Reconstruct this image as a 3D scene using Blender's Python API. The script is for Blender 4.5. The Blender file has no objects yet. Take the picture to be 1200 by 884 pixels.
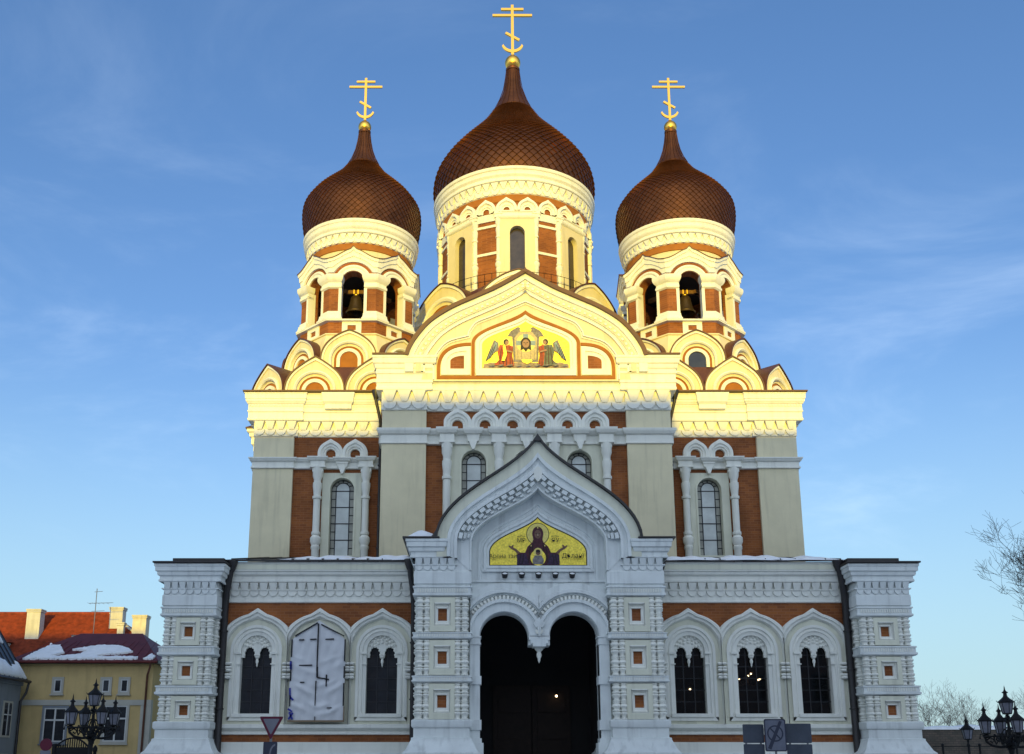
import bpy, bmesh, math, random
from mathutils import Vector, Matrix
from mathutils.geometry import tessellate_polygon

random.seed(7)
R = math.radians
SC = bpy.context.scene
COL = SC.collection

# ---------------------------------------------------------------- camera
cam = bpy.data.cameras.new('camera')
cam_ob = bpy.data.objects.new('camera', cam)
COL.objects.link(cam_ob)
cam_ob.location = (-2.06, 0.0, 1.7)
cam_ob.rotation_euler = (R(90 + 13.48), 0, 0)
cam.sensor_width = 36
cam.lens = 36
cam.shift_x = 0.0325
cam.shift_y = 0.1358
cam.clip_end = 3000
SC.camera = cam_ob

# ---------------------------------------------------------------- world, sun, exposure
SUN_EL, SUN_AZ = 5.5, 3.0          # degrees: low evening sun behind the camera, a touch to its left
world = bpy.data.worlds.new('World')
SC.world = world
world.use_nodes = True
wt = world.node_tree
wt.nodes.clear()
wo = wt.nodes.new('ShaderNodeOutputWorld')
bg = wt.nodes.new('ShaderNodeBackground')
sky = wt.nodes.new('ShaderNodeTexSky')
sky.sky_type = 'NISHITA'
sky.sun_disc = False
sky.sun_elevation = R(SUN_EL)
sky.sun_rotation = R(180 + SUN_AZ)
sky.altitude = 50
sky.air_density = 1.0
sky.dust_density = 0.1
sky.ozone_density = 2.2
bg.inputs['Strength'].default_value = 0.15
hs = wt.nodes.new('ShaderNodeHueSaturation')
hs.inputs['Saturation'].default_value = 1.12
hs.inputs['Value'].default_value = 0.82
tn = wt.nodes.new('ShaderNodeMix')          # clear cold-air blue
tn.data_type = 'RGBA'
tn.blend_type = 'MULTIPLY'
tn.inputs['Factor'].default_value = 1
tn.inputs['B'].default_value = (1.08, 1.06, 1.36, 1)
gm = wt.nodes.new('ShaderNodeGamma')
gm.inputs['Gamma'].default_value = 0.9
# thin cirrus: streaky noise on the sky direction, only a veil over the blue
def wn(kind, **kw):
    n = wt.nodes.new(kind)
    for k, v in kw.items():
        setattr(n, k, v)
    return n
tc = wn('ShaderNodeTexCoord')
mp = wn('ShaderNodeMapping')
mp.inputs['Scale'].default_value = (1.3, 1.3, 4.0)
mp.inputs['Rotation'].default_value = (0.2, 0.35, 0.5)
nz = wn('ShaderNodeTexNoise')
nz.inputs['Scale'].default_value = 1.9
nz.inputs['Detail'].default_value = 7
nz.inputs['Roughness'].default_value = 0.6
nz.inputs['Distortion'].default_value = 0.5
rp = wn('ShaderNodeMapRange', interpolation_type='SMOOTHSTEP')
rp.inputs['From Min'].default_value = 0.50
rp.inputs['From Max'].default_value = 0.80
rp.inputs['To Max'].default_value = 0.26
cm = wn('ShaderNodeMix', data_type='RGBA')
cm.inputs['B'].default_value = (4.2, 4.9, 5.6, 1)
# bright veil added in the unseen western sky, lifts fill light on the shaded facade
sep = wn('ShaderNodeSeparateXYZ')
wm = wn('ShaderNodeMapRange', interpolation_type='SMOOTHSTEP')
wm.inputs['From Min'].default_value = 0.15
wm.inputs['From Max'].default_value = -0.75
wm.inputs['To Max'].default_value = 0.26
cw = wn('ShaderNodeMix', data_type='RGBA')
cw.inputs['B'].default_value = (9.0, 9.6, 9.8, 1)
# fewer clouds towards the zenith, pale cold haze along the horizon
fd = wn('ShaderNodeMapRange', interpolation_type='SMOOTHSTEP')
fd.inputs['From Min'].default_value = 0.60
fd.inputs['From Max'].default_value = 0.22
fd.inputs['To Min'].default_value = 0.22
fm = wn('ShaderNodeMath', operation='MULTIPLY')
hz = wn('ShaderNodeMapRange', interpolation_type='SMOOTHSTEP')
hz.inputs['From Min'].default_value = 0.40
hz.inputs['From Max'].default_value = 0.0
hz.inputs['To Max'].default_value = 0.85
ch = wn('ShaderNodeMix', data_type='RGBA')
ch.inputs['B'].default_value = (1.50, 2.35, 2.75, 1)
L = wt.links.new
L(tc.outputs['Generated'], mp.inputs['Vector'])
L(mp.outputs['Vector'], nz.inputs['Vector'])
L(nz.outputs['Fac'], rp.inputs['Value'])
L(sep.outputs['Z'], fd.inputs['Value'])
L(rp.outputs['Result'], fm.inputs[0])
L(fd.outputs['Result'], fm.inputs[1])
L(fm.outputs['Value'], cm.inputs['Factor'])
L(sep.outputs['Z'], hz.inputs['Value'])
L(hz.outputs['Result'], ch.inputs['Factor'])
L(cm.outputs['Result'], ch.inputs['A'])
L(sky.outputs['Color'], hs.inputs['Color'])
L(hs.outputs['Color'], tn.inputs['A'])
L(tn.outputs['Result'], gm.inputs['Color'])
L(gm.outputs['Color'], cm.inputs['A'])
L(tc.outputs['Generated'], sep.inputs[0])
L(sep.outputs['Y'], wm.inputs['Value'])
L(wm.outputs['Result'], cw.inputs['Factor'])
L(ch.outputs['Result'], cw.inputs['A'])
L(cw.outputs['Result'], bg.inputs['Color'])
L(bg.outputs['Background'], wo.inputs['Surface'])

sun = bpy.data.lights.new('sun', 'SUN')
sun.energy = 2.3
sun.angle = R(0.5)
sun.color = (1.0, 0.72, 0.05)
sun_ob = bpy.data.objects.new('sun', sun)
COL.objects.link(sun_ob)
sun_ob.location = (0, -60, 60)
sun_ob.rotation_euler = (R(90 - SUN_EL), 0, R(-SUN_AZ))

SC.view_settings.view_transform = 'Standard'
SC.view_settings.look = 'None'
SC.view_settings.gamma = 1
SC.view_settings.use_curve_mapping = False
SC.view_settings.exposure = 1.0
SC.cycles.max_bounces = 6
SC.cycles.transparent_max_bounces = 8

# ---------------------------------------------------------------- materials
MATS = {}
def mat(name, col, rough=0.8, metal=0.0, spec=0.3, var=0.0, vscale=1.2, bump=0.0, bscale=30, streak=0.0, emit=None, alpha=None):
    m = bpy.data.materials.new(name)
    m.use_nodes = True
    t = m.node_tree
    b = t.nodes['Principled BSDF']
    b.inputs['Base Color'].default_value = (*col, 1)
    b.inputs['Roughness'].default_value = rough
    b.inputs['Metallic'].default_value = metal
    b.inputs['Specular IOR Level'].default_value = spec
    g = t.nodes.new('ShaderNodeNewGeometry')
    last = None
    if var > 0:
        n = t.nodes.new('ShaderNodeTexNoise')
        n.inputs['Scale'].default_value = vscale
        n.inputs['Detail'].default_value = 5
        n.inputs['Roughness'].default_value = 0.6
        t.links.new(g.outputs['Position'], n.inputs['Vector'])
        mr = t.nodes.new('ShaderNodeMapRange')
        mr.inputs['From Min'].default_value = 0.3
        mr.inputs['From Max'].default_value = 0.7
        mr.inputs['To Min'].default_value = 1 - var
        mr.inputs['To Max'].default_value = 1 + var * 0.6
        t.links.new(n.outputs['Fac'], mr.inputs['Value'])
        fac = mr.outputs['Result']
        if streak > 0:
            mp = t.nodes.new('ShaderNodeMapping')
            mp.inputs['Scale'].default_value = (3.0, 3.0, 0.22)
            t.links.new(g.outputs['Position'], mp.inputs['Vector'])
            n2 = t.nodes.new('ShaderNodeTexNoise')
            n2.inputs['Scale'].default_value = 1.6
            n2.inputs['Detail'].default_value = 6
            t.links.new(mp.outputs['Vector'], n2.inputs['Vector'])
            m2 = t.nodes.new('ShaderNodeMapRange')
            m2.inputs['From Min'].default_value = 0.52
            m2.inputs['From Max'].default_value = 0.75
            m2.inputs['To Min'].default_value = 1
            m2.inputs['To Max'].default_value = 1 - streak
            t.links.new(n2.outputs['Fac'], m2.inputs['Value'])
            mu = t.nodes.new('ShaderNodeMath')
            mu.operation = 'MULTIPLY'
            t.links.new(fac, mu.inputs[0])
            t.links.new(m2.outputs['Result'], mu.inputs[1])
            fac = mu.outputs['Value']
        vm = t.nodes.new('ShaderNodeVectorMath')
        vm.operation = 'SCALE'
        vm.inputs[0].default_value = col
        t.links.new(fac, vm.inputs['Scale'])
        t.links.new(vm.outputs['Vector'], b.inputs['Base Color'])
    if bump > 0:
        n = t.nodes.new('ShaderNodeTexNoise')
        n.inputs['Scale'].default_value = bscale
        n.inputs['Detail'].default_value = 4
        t.links.new(g.outputs['Position'], n.inputs['Vector'])
        bp = t.nodes.new('ShaderNodeBump')
        bp.inputs['Strength'].default_value = bump
        bp.inputs['Distance'].default_value = 0.02
        t.links.new(n.outputs['Fac'], bp.inputs['Height'])
        t.links.new(bp.outputs['Normal'], b.inputs['Normal'])
    if emit:
        b.inputs['Emission Color'].default_value = (*emit[0], 1)
        b.inputs['Emission Strength'].default_value = emit[1]
    MATS[name] = m
    return m

def brick_mat(name, c1, c2, mortar, w=0.27, h=0.085, ms=0.008, bump=0.4, rough=0.85):
    m = bpy.data.materials.new(name)
    m.use_nodes = True
    t = m.node_tree
    b = t.nodes['Principled BSDF']
    b.inputs['Roughness'].default_value = rough
    b.inputs['Specular IOR Level'].default_value = 0.2
    g = t.nodes.new('ShaderNodeNewGeometry')
    sx = t.nodes.new('ShaderNodeSeparateXYZ')
    t.links.new(g.outputs['Position'], sx.inputs[0])
    ad = t.nodes.new('ShaderNodeMath')
    ad.operation = 'ADD'
    t.links.new(sx.outputs['X'], ad.inputs[0])
    t.links.new(sx.outputs['Y'], ad.inputs[1])
    cx = t.nodes.new('ShaderNodeCombineXYZ')
    t.links.new(ad.outputs[0], cx.inputs['X'])
    t.links.new(sx.outputs['Z'], cx.inputs['Y'])
    br = t.nodes.new('ShaderNodeTexBrick')
    br.inputs['Scale'].default_value = 1
    br.inputs['Brick Width'].default_value = w
    br.inputs['Row Height'].default_value = h
    br.inputs['Mortar Size'].default_value = ms
    br.inputs['Color1'].default_value = (*c1, 1)
    br.inputs['Color2'].default_value = (*c2, 1)
    br.inputs['Mortar'].default_value = (*mortar, 1)
    t.links.new(cx.outputs[0], br.inputs['Vector'])
    n = t.nodes.new('ShaderNodeTexNoise')
    n.inputs['Scale'].default_value = 0.9
    n.inputs['Detail'].default_value = 6
    t.links.new(g.outputs['Position'], n.inputs['Vector'])
    mr = t.nodes.new('ShaderNodeMapRange')
    mr.inputs['From Min'].default_value = 0.3
    mr.inputs['From Max'].default_value = 0.7
    mr.inputs['To Min'].default_value = 0.75
    mr.inputs['To Max'].default_value = 1.2
    t.links.new(n.outputs['Fac'], mr.inputs['Value'])
    vm = t.nodes.new('ShaderNodeVectorMath')
    vm.operation = 'SCALE'
    t.links.new(br.outputs['Color'], vm.inputs[0])
    t.links.new(mr.outputs['Result'], vm.inputs['Scale'])
    t.links.new(vm.outputs['Vector'], b.inputs['Base Color'])
    bp = t.nodes.new('ShaderNodeBump')
    bp.inputs['Strength'].default_value = bump
    bp.inputs['Distance'].default_value = 0.01
    bp.invert = True
    t.links.new(br.outputs['Fac'], bp.inputs['Height'])
    t.links.new(bp.outputs['Normal'], b.inputs['Normal'])
    MATS[name] = m

mat('plaster', (0.71, 0.74, 0.72), 0.75, var=0.10, vscale=1.5, bump=0.2, bscale=25, streak=0.24)
mat('plaster_white', (0.79, 0.785, 0.71), 0.7, var=0.06, vscale=1.3, bump=0.15, bscale=25, streak=0.15)
mat('cream', (0.72, 0.645, 0.44), 0.8, var=0.09, vscale=0.9, bump=0.15, bscale=18, streak=0.16)
mat('cream_pale', (0.70, 0.69, 0.55), 0.8, var=0.09, vscale=1.1, bump=0.15, bscale=18, streak=0.16)
brick_mat('brick', (0.30, 0.104, 0.032), (0.21, 0.070, 0.026), (0.29, 0.12, 0.055), 0.30, 0.105, 0.010)
mat('brick_paint', (0.34, 0.125, 0.022), 0.8, var=0.15, vscale=2.5)
mat('roof_dark', (0.022, 0.019, 0.020), 0.45, 0.0, 0.5, var=0.3, vscale=2)
mat('roof_brown', (0.10, 0.034, 0.016), 0.5, 0.0, 0.5, var=0.3, vscale=2)
mat('dome', (0.130, 0.048, 0.019), 0.43, 0.7, 0.5, var=0.35, vscale=1.1, bump=0.15, bscale=8)
mat('dome_worn', (0.165, 0.062, 0.024), 0.37, 0.8, 0.5, var=0.35, vscale=0.8, bump=0.15, bscale=8)
mat('dome_dull', (0.105, 0.038, 0.017), 0.50, 0.65, 0.5, var=0.35, vscale=1.4, bump=0.15, bscale=8)
mat('gold', (1.0, 0.58, 0.11), 0.30, 1.0, 0.5)
mat('gold_paint', (0.85, 0.58, 0.10), 0.45, 0.5, 0.5)
mat('bronze', (0.10, 0.07, 0.045), 0.45, 0.7)
mat('dark_wood', (0.025, 0.014, 0.009), 0.6, var=0.3, vscale=5)
mat('timber', (0.16, 0.08, 0.035), 0.7, var=0.3, vscale=5)
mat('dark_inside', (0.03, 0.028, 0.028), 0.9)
mat('lead', (0.03, 0.03, 0.033), 0.5)
mat('iron', (0.007, 0.007, 0.008), 0.6, 0.0, 0.25)
mat('snow', (0.85, 0.87, 0.90), 0.6, var=0.08, vscale=3, bump=0.3, bscale=6)
mat('pane_pale', (0.56, 0.60, 0.58), 0.3, 0, 0.6, var=0.25, vscale=1.1)
mat('pane_tint', (0.30, 0.30, 0.25), 0.3, 0, 0.6, var=0.35, vscale=2.2)
mat('pane_dark', (0.025, 0.027, 0.032), 0.08, 0, 0.6, var=0.4, vscale=2)
mat('pane_warm', (0.05, 0.04, 0.04), 0.15, 0, 0.6, var=0.4, vscale=2)

def glass_mat():
    m = bpy.data.materials.new('clear_glass')
    m.use_nodes = True
    t = m.node_tree
    t.nodes.clear()
    o = t.nodes.new('ShaderNodeOutputMaterial')
    tr = t.nodes.new('ShaderNodeBsdfTransparent')
    tr.inputs['Color'].default_value = (0.45, 0.45, 0.45, 1)
    gl = t.nodes.new('ShaderNodeBsdfGlossy')
    gl.inputs['Roughness'].default_value = 0.04
    gl.inputs['Color'].default_value = (0.8, 0.8, 0.8, 1)
    mx = t.nodes.new('ShaderNodeMixShader')
    mx.inputs['Fac'].default_value = 0.045
    t.links.new(tr.outputs[0], mx.inputs[1])
    t.links.new(gl.outputs[0], mx.inputs[2])
    t.links.new(mx.outputs[0], o.inputs['Surface'])
    MATS['clear_glass'] = m
glass_mat()

# ---------------------------------------------------------------- mesh builder
ORIG = {}
class M:
    def __init__(s):
        s.v, s.f, s.fm, s.names, s.T = [], [], [], [], Matrix.Identity(4)
    def mi(s, name):
        if name not in s.names:
            s.names.append(name)
        return s.names.index(name)
    def add(s, pts, faces, m):
        b = len(s.v)
        s.v += [s.T @ Vector(p) for p in pts]
        k = s.mi(m)
        for f in faces:
            s.f.append([b + i for i in f])
            s.fm.append(k)
    def box(s, x0, x1, y0, y1, z0, z1, m):
        s.add([(x0,y0,z0),(x1,y0,z0),(x1,y1,z0),(x0,y1,z0),(x0,y0,z1),(x1,y0,z1),(x1,y1,z1),(x0,y1,z1)],
              [(0,3,2,1),(4,5,6,7),(0,1,5,4),(1,2,6,5),(2,3,7,6),(3,0,4,7)], m)
    def loft(s, rows, m, closed=False):
        """rows of equally long 3-D point lists, joined row to row"""
        n = len(rows[0])
        pts = [p for r in rows for p in r]
        fs = []
        for i in range(len(rows) - 1):
            for j in range(n if closed else n - 1):
                a, b = i*n + j, i*n + (j+1) % n
                fs.append((a, b, b+n, a+n))
        s.add(pts, fs, m)
    def arcloft(s, seq):
        """seq of (polyline_xz, y, material of the step leading here)"""
        for (p0, y0, _), (p1, y1, m) in zip(seq, seq[1:]):
            s.loft([[(x, y0, z) for x, z in p0], [(x, y1, z) for x, z in p1]], m)
    def prism(s, poly, y0, y1, m, side=None):
        """xz polygon extruded from y0 (front) to y1 (back)"""
        n = len(poly)
        tri = tessellate_polygon([[Vector((x, z, 0)) for x, z in poly]])
        pts = [(x, y0, z) for x, z in poly] + [(x, y1, z) for x, z in poly]
        s.add(pts, [tuple(t) for t in tri] + [tuple(n + i for i in t[::-1]) for t in tri], m)
        s.add(pts, [(i, (i+1) % n, n + (i+1) % n, n + i) for i in range(n)], side or m)
    def flat(s, poly, y, m):
        tri = tessellate_polygon([[Vector((x, z, 0)) for x, z in poly]])
        s.add([(x, y, z) for x, z in poly], [tuple(t) for t in tri], m)
    def wall(s, outer, holes, y0, y1, m, reveal=None):
        """xz polygon with holes, a front sheet at y0 with reveals back to y1"""
        loops = [outer] + holes
        tri = tessellate_polygon([[Vector((x, z, 0)) for x, z in l] for l in loops])
        flat = [p for l in loops for p in l]
        s.add([(x, y0, z) for x, z in flat], [tuple(t) for t in tri], m)
        s.add([(x, y1, z) for x, z in flat], [tuple(t) for t in tri], m)
        for k, l in enumerate(loops):
            n = len(l)
            s.add([(x, y0, z) for x, z in l] + [(x, y1, z) for x, z in l],
                  [(i, (i+1) % n, n + (i+1) % n, n + i) for i in range(n)], m if k == 0 else (reveal or m))
    def lathe(s, prof, n, cx, cy, m, a0=0, a1=360):
        full = abs(a1 - a0) >= 360
        k = n if full else n + 1
        rows = []
        for r, z in prof:
            rows.append([(cx + r*math.sin(R(a0 + (a1-a0)*j/n)), cy - r*math.cos(R(a0 + (a1-a0)*j/n)), z) for j in range(k)])
        s.loft(rows, m, full)
    def octa(s, prof, cx, cy, m):
        """octagonal lathe: prof of (apothem, z), a face towards -y"""
        k = 1 / math.cos(R(22.5))
        rows = [[(cx + a*k*math.sin(R(22.5 + 45*j)), cy - a*k*math.cos(R(22.5 + 45*j)), z) for j in range(8)] for a, z in prof]
        s.loft(rows, m, True)
    def rect(s, x0, x1, y0, y1, prof, m, cap=True):
        """rectangular lathe: prof of (outset, z)"""
        rows = [[(x0-o, y0-o, z), (x1+o, y0-o, z), (x1+o, y1+o, z), (x0-o, y1+o, z)] for o, z in prof]
        s.loft(rows, m, True)
        if cap:
            s.add(rows[-1], [(0,1,2,3)], m)
    def ledge(s, x0, x1, y0, prof, m, e0=0, e1=0, depth=None):
        """moulding along x on a wall plane y0: prof of (out, z); e0/e1 = 1 when the end returns with a mitre"""
        rows = [[(x0 - e0*o, y0 + 0.3 if True else 0, z), (x0 - e0*o, y0 - o, z), (x1 + e1*o, y0 - o, z), (x1 + e1*o, y0 + 0.3, z)] for o, z in prof]
        s.loft(rows, m)
        s.add(rows[-1], [(0,1,2,3)], m)
        s.add(rows[0], [(3,2,1,0)], m)
    def tube(s, pts, rad, m, n=6, cap=True):
        pts = [Vector(p) for p in pts]
        if not isinstance(rad, (list, tuple)):
            rad = [rad]*len(pts)
        rows = []
        ref = None
        for i, p in enumerate(pts):
            d = (pts[min(i+1, len(pts)-1)] - pts[max(i-1, 0)]).normalized()
            if ref is None:
                ref = Vector((0,0,1)) if abs(d.z) < 0.9 else Vector((1,0,0))
            u = d.cross(ref).normalized()
            w = u.cross(d).normalized()
            ref = w
            rows.append([tuple(p + (u*math.cos(2*math.pi*j/n) + w*math.sin(2*math.pi*j/n))*rad[i]) for j in range(n)])
        s.loft(rows, m, True)
        if cap:
            s.add(rows[0], [tuple(range(n))], m)
            s.add(rows[-1], [tuple(range(n))], m)
    def sphere(s, c, r, m, n=14, k=8, sz=1.0):
        prof = [(max(r*math.sin(math.pi*i/k), 1e-4), c[2] - r*sz*math.cos(math.pi*i/k)) for i in range(k+1)]
        s.lathe(prof, n, c[0], c[1], m)
    def build(s, name, parent=None, smooth=38, origin=None, merge=1e-4):
        me = bpy.data.meshes.new(name)
        xs = [p.x for p in s.v]; ys = [p.y for p in s.v]; zs = [p.z for p in s.v]
        o = Vector(origin) if origin else Vector(((min(xs)+max(xs))/2, (min(ys)+max(ys))/2, min(zs)))
        me.from_pydata([p - o for p in s.v], [], s.f)
        for n in s.names:
            me.materials.append(MATS[n])
        me.polygons.foreach_set('material_index', s.fm)
        bm = bmesh.new()
        bm.from_mesh(me)
        bmesh.ops.remove_doubles(bm, verts=bm.verts, dist=merge)
        bmesh.ops.dissolve_degenerate(bm, edges=bm.edges, dist=1e-5)
        bmesh.ops.recalc_face_normals(bm, faces=bm.faces)
        bm.to_mesh(me)
        bm.free()
        if smooth:
            me.shade_smooth()
            me.set_sharp_from_angle(angle=R(smooth))
        ob = bpy.data.objects.new(name, me)
        COL.objects.link(ob)
        place(ob, o, parent)
        return ob

def place(ob, o, parent):
    o = Vector(o)
    if parent is not None:
        ob.parent = parent
        ob.location = o - ORIG[parent.name]
    else:
        ob.location = o
    ORIG[ob.name] = o

def thing(name, label, cat, loc, group=None):
    ob = bpy.data.objects.new(name, None)
    ob.empty_display_size = 0.5
    COL.objects.link(ob)
    place(ob, loc, None)
    return tag(ob, label, cat, group)

def tag(ob, label, cat, group=None, kind=None):
    if label:
        ob['label'] = label
    if cat:
        ob['category'] = cat
    if group:
        ob['group'] = group
    if kind:
        ob['kind'] = kind
    return ob

# ---------------------------------------------------------------- outline helpers (all in x, z)
def bez(p0, p1, p2, p3, n):
    out = []
    for i in range(n + 1):
        t = i / n; u = 1 - t
        out.append(tuple(u*u*u*a + 3*u*u*t*b + 3*u*t*t*c + t*t*t*d for a, b, c, d in zip(p0, p1, p2, p3)))
    return out
def ogee(cx, hw, zb, zs, za, n=18, a=0.46, b=0.645, k=0.21):
    h = za - zs
    right = [(hw, zb)] + bez((hw, zs), (0.97*hw, zs + a*h), (k*hw, zs + b*h), (0, za), n)
    left = [(-x, z) for x, z in right]
    return [(cx + x, z) for x, z in left + right[::-1][1:]]
def keel(cx, r, zb, zs, tip=0.0, n=24, clamp=None, a1=58, pw=2):
    pts = [(-r, zb)]
    for i in range(n + 1):
        a = 180 - 180*i/n
        e = 90 - abs(90 - a)
        t = max(0, (e - a1) / (90 - a1))
        pts.append((r*math.cos(R(a)), zs + r*math.sin(R(a)) + tip*t**pw))
    pts.append((r, zb))
    pts = [(cx + x, z) for x, z in pts]
    if clamp:
        pts = [(min(max(x, clamp[0]), clamp[1]), z) for x, z in pts]
    return pts
def catmull(pts, n=6):
    out = []
    P = [pts[0]] + pts + [pts[-1]]
    for i in range(1, len(P) - 2):
        for j in range(n):
            t = j / n
            out.append(tuple(0.5*((2*P[i][k]) + (-P[i-1][k] + P[i+1][k])*t + (2*P[i-1][k] - 5*P[i][k] + 4*P[i+1][k] - P[i+2][k])*t*t
                       + (-P[i-1][k] + 3*P[i][k] - 3*P[i+1][k] + P[i+2][k])*t**3) for k in (0, 1)))
    out.append(pts[-1])
    return out
def mirror(right):
    """right half listed from the outside up to the apex at x = 0"""
    return [(-x, z) for x, z in right] + right[::-1][1:]
def offset(pts, d):
    """offset an open polyline to its right-hand side by d"""
    out = []
    for i, p in enumerate(pts):
        a = Vector(pts[max(i-1, 0)]); b = Vector(pts[min(i+1, len(pts)-1)]); c = Vector(p)
        d1 = (c - a).normalized() if i > 0 else (b - c).normalized()
        d2 = (b - c).normalized() if i < len(pts)-1 else d1
        n1 = Vector((d1.y, -d1.x)); n2 = Vector((d2.y, -d2.x))
        nn = (n1 + n2)
        if nn.length < 1e-6:
            nn = n1
        nn.normalize()
        out.append(tuple(c + nn*(d / max(0.35, nn.dot(n1)))))
    return out
def along(pts, pitch, start=0.5):
    """(point, angle) at even steps along a polyline"""
    out = []
    L = sum((Vector(b) - Vector(a)).length for a, b in zip(pts, pts[1:]))
    n = max(1, round(L / pitch))
    step = L / n
    want, acc = step*start, 0
    for a, b in zip(pts, pts[1:]):
        a, b = Vector(a), Vector(b)
        l = (b - a).length
        while l > 0 and want <= acc + l + 1e-9 and len(out) < n:
            q = a + (b - a)*((want - acc)/l)
            out.append((q, math.atan2(b.y - a.y, b.x - a.x)))
            want += step
        acc += l
    return out
def clean(poly):
    out = []
    for p in poly:
        if not out or (Vector(p) - Vector(out[-1])).length > 1e-4:
            out.append(p)
    if (Vector(out[0]) - Vector(out[-1])).length < 1e-4:
        out.pop()
    return out

# ---------------------------------------------------------------- ornament helpers
def corbel(m, cx, y, w, zb, zt, d, mt, nar=0.25):
    """one stalactite bracket: an inverted wedge over a hanging scallop, in front of wall plane y"""
    zm = zb + (zt - zb)*0.42
    hw = w*0.45
    m.add([(cx-hw, y, zt), (cx+hw, y, zt), (cx+hw, y-d, zt), (cx-hw, y-d, zt),
           (cx-hw*nar, y, zm), (cx+hw*nar, y, zm), (cx+hw*nar, y-d*0.5, zm), (cx-hw*nar, y-d*0.5, zm)],
          [(3,2,6,7), (0,3,7,4), (2,1,5,6), (7,6,5,4), (0,1,2,3)], mt)
    n = 7
    r = w*0.49
    arc = [(cx - r, zm + 0.02)] + [(cx - r*math.cos(math.pi*i/n), zm - (zm - zb)*math.sin(math.pi*i/n)) for i in range(n+1)] + [(cx + r, zm + 0.02)]
    m.prism(clean(arc), y - d*0.32, y + 0.02, mt)
def corbel_row(m, x0, x1, y, pitch, zb, zt, d, mt='plaster_white', nar=0.25):
    n = max(1, round((x1 - x0)/pitch))
    p = (x1 - x0)/n
    for i in range(n):
        corbel(m, x0 + p*(i+0.5), y, p, zb, zt, d, mt, nar)
def dentils(m, x0, x1, y, pitch, zb, zt, d, mt='plaster_white', fill=0.55):
    n = max(1, round((x1 - x0)/pitch))
    p = (x1 - x0)/n
    for i in range(n):
        c = x0 + p*(i+0.5)
        m.box(c - p*fill/2, c + p*fill/2, y - d, y + 0.02, zb, zt, mt)
BALU = [(0.10,0),(0.13,0.02),(0.13,0.07),(0.095,0.09),(0.10,0.2),(0.155,0.33),(0.15,0.40),(0.10,0.44),(0.15,0.47),(0.15,0.53),(0.10,0.56),(0.11,0.62),(0.16,0.72),(0.15,0.8),(0.095,0.9),(0.13,0.92),(0.13,0.98),(0.10,1.0)]
def baluster(m, cx, cy, z0, z1, s, mt='plaster_white', n=10):
    m.lathe([(r*s/0.155, z0 + t*(z1 - z0)) for r, t in BALU], n, cx, cy, mt)
COLM = [(0.15,0),(0.17,0.01),(0.17,0.035),(0.13,0.04),(0.12,0.05),(0.12,0.30),(0.14,0.31),(0.14,0.33),(0.12,0.335),(0.17,0.37),(0.17,0.40),(0.11,0.42),(0.14,0.43),(0.14,0.45),(0.11,0.455),(0.11,0.73),(0.145,0.735),(0.145,0.755),(0.11,0.76),(0.12,0.79),(0.145,0.84),(0.145,0.87),(0.115,0.875),(0.12,0.90),(0.16,0.93),(0.165,1.0)]
def colonnette(m, cx, cy, z0, z1, s, mt='plaster_white', n=12):
    m.lathe([(r*s/0.17, z0 + t*(z1 - z0)) for r, t in COLM], n, cx, cy, mt)
def pendant(m, cx, cy, zt, zb, r, mt='plaster_white'):
    h = zt - zb
    m.lathe([(r,zt),(r,zt-0.12*h),(r*0.75,zt-0.2*h),(r*0.4,zt-0.3*h),(r*0.55,zt-0.42*h),(r*0.6,zt-0.55*h),(r*0.3,zt-0.72*h),(r*0.32,zt-0.82*h),(0.005,zb)], 12, cx, cy, mt)
def lead_net(m, cx, hw, zb, zs, y, t=0.018, rows=4, inner=0.58):
    """lead cames of a round-headed window with a border of small panes"""
    a = keel(cx, hw, zb, zs)
    b = keel(cx, hw - t*1.6, zb, zs)
    m.arcloft([(a, y, ''), (b, y, 'lead')])
    hi = hw*inner
    zi = zs + hi*0.2
    top = zs + hi*1.0
    for sx in (-1, 1):
        m.box(cx + sx*hi - t, cx + sx*hi + t, y - 0.012, y, zb, zs + hi*0.3, 'lead')
    arc = keel(cx, hi, zs + hi*0.25, zs + hi*0.25)
    m.tube([(x, y - 0.005, z) for x, z in arc[1:-1]], t, 'lead', 4)
    h = zs - zb
    for i in range(rows + 1):
        z = zb + h*i/rows
        m.box(cx - hw, cx + hw, y - 0.014, y - 0.001, z - t, z + t, 'lead')
        if i < rows:
            z2 = z + h/rows*0.5
            for sx in (-1, 1):
                x0, x1 = sorted((cx + sx*hi, cx + sx*hw))
                m.box(x0, x1, y - 0.014, y - 0.001, z2 - t*0.8, z2 + t*0.8, 'lead')
    for a_ in (30, 60, 90, 120, 150):
        c_, s_ = math.cos(R(a_)), math.sin(R(a_))
        m.tube([(cx + hi*c_, y - 0.006, zs + hi*0.25 + hi*s_), (cx + hw*c_, y - 0.006, zs + hw*s_)], t*0.8, 'lead', 4)
def pale_glass(m, cx, hw, zb, zs, y, rows=4, inner=0.58):
    m.flat(clean(keel(cx, hw, zb, zs)), y, 'pane_tint')
    m.flat(clean(keel(cx, hw*inner, zb, zs + hw*inner*0.25)), y - 0.003, 'pane_pale')
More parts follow.
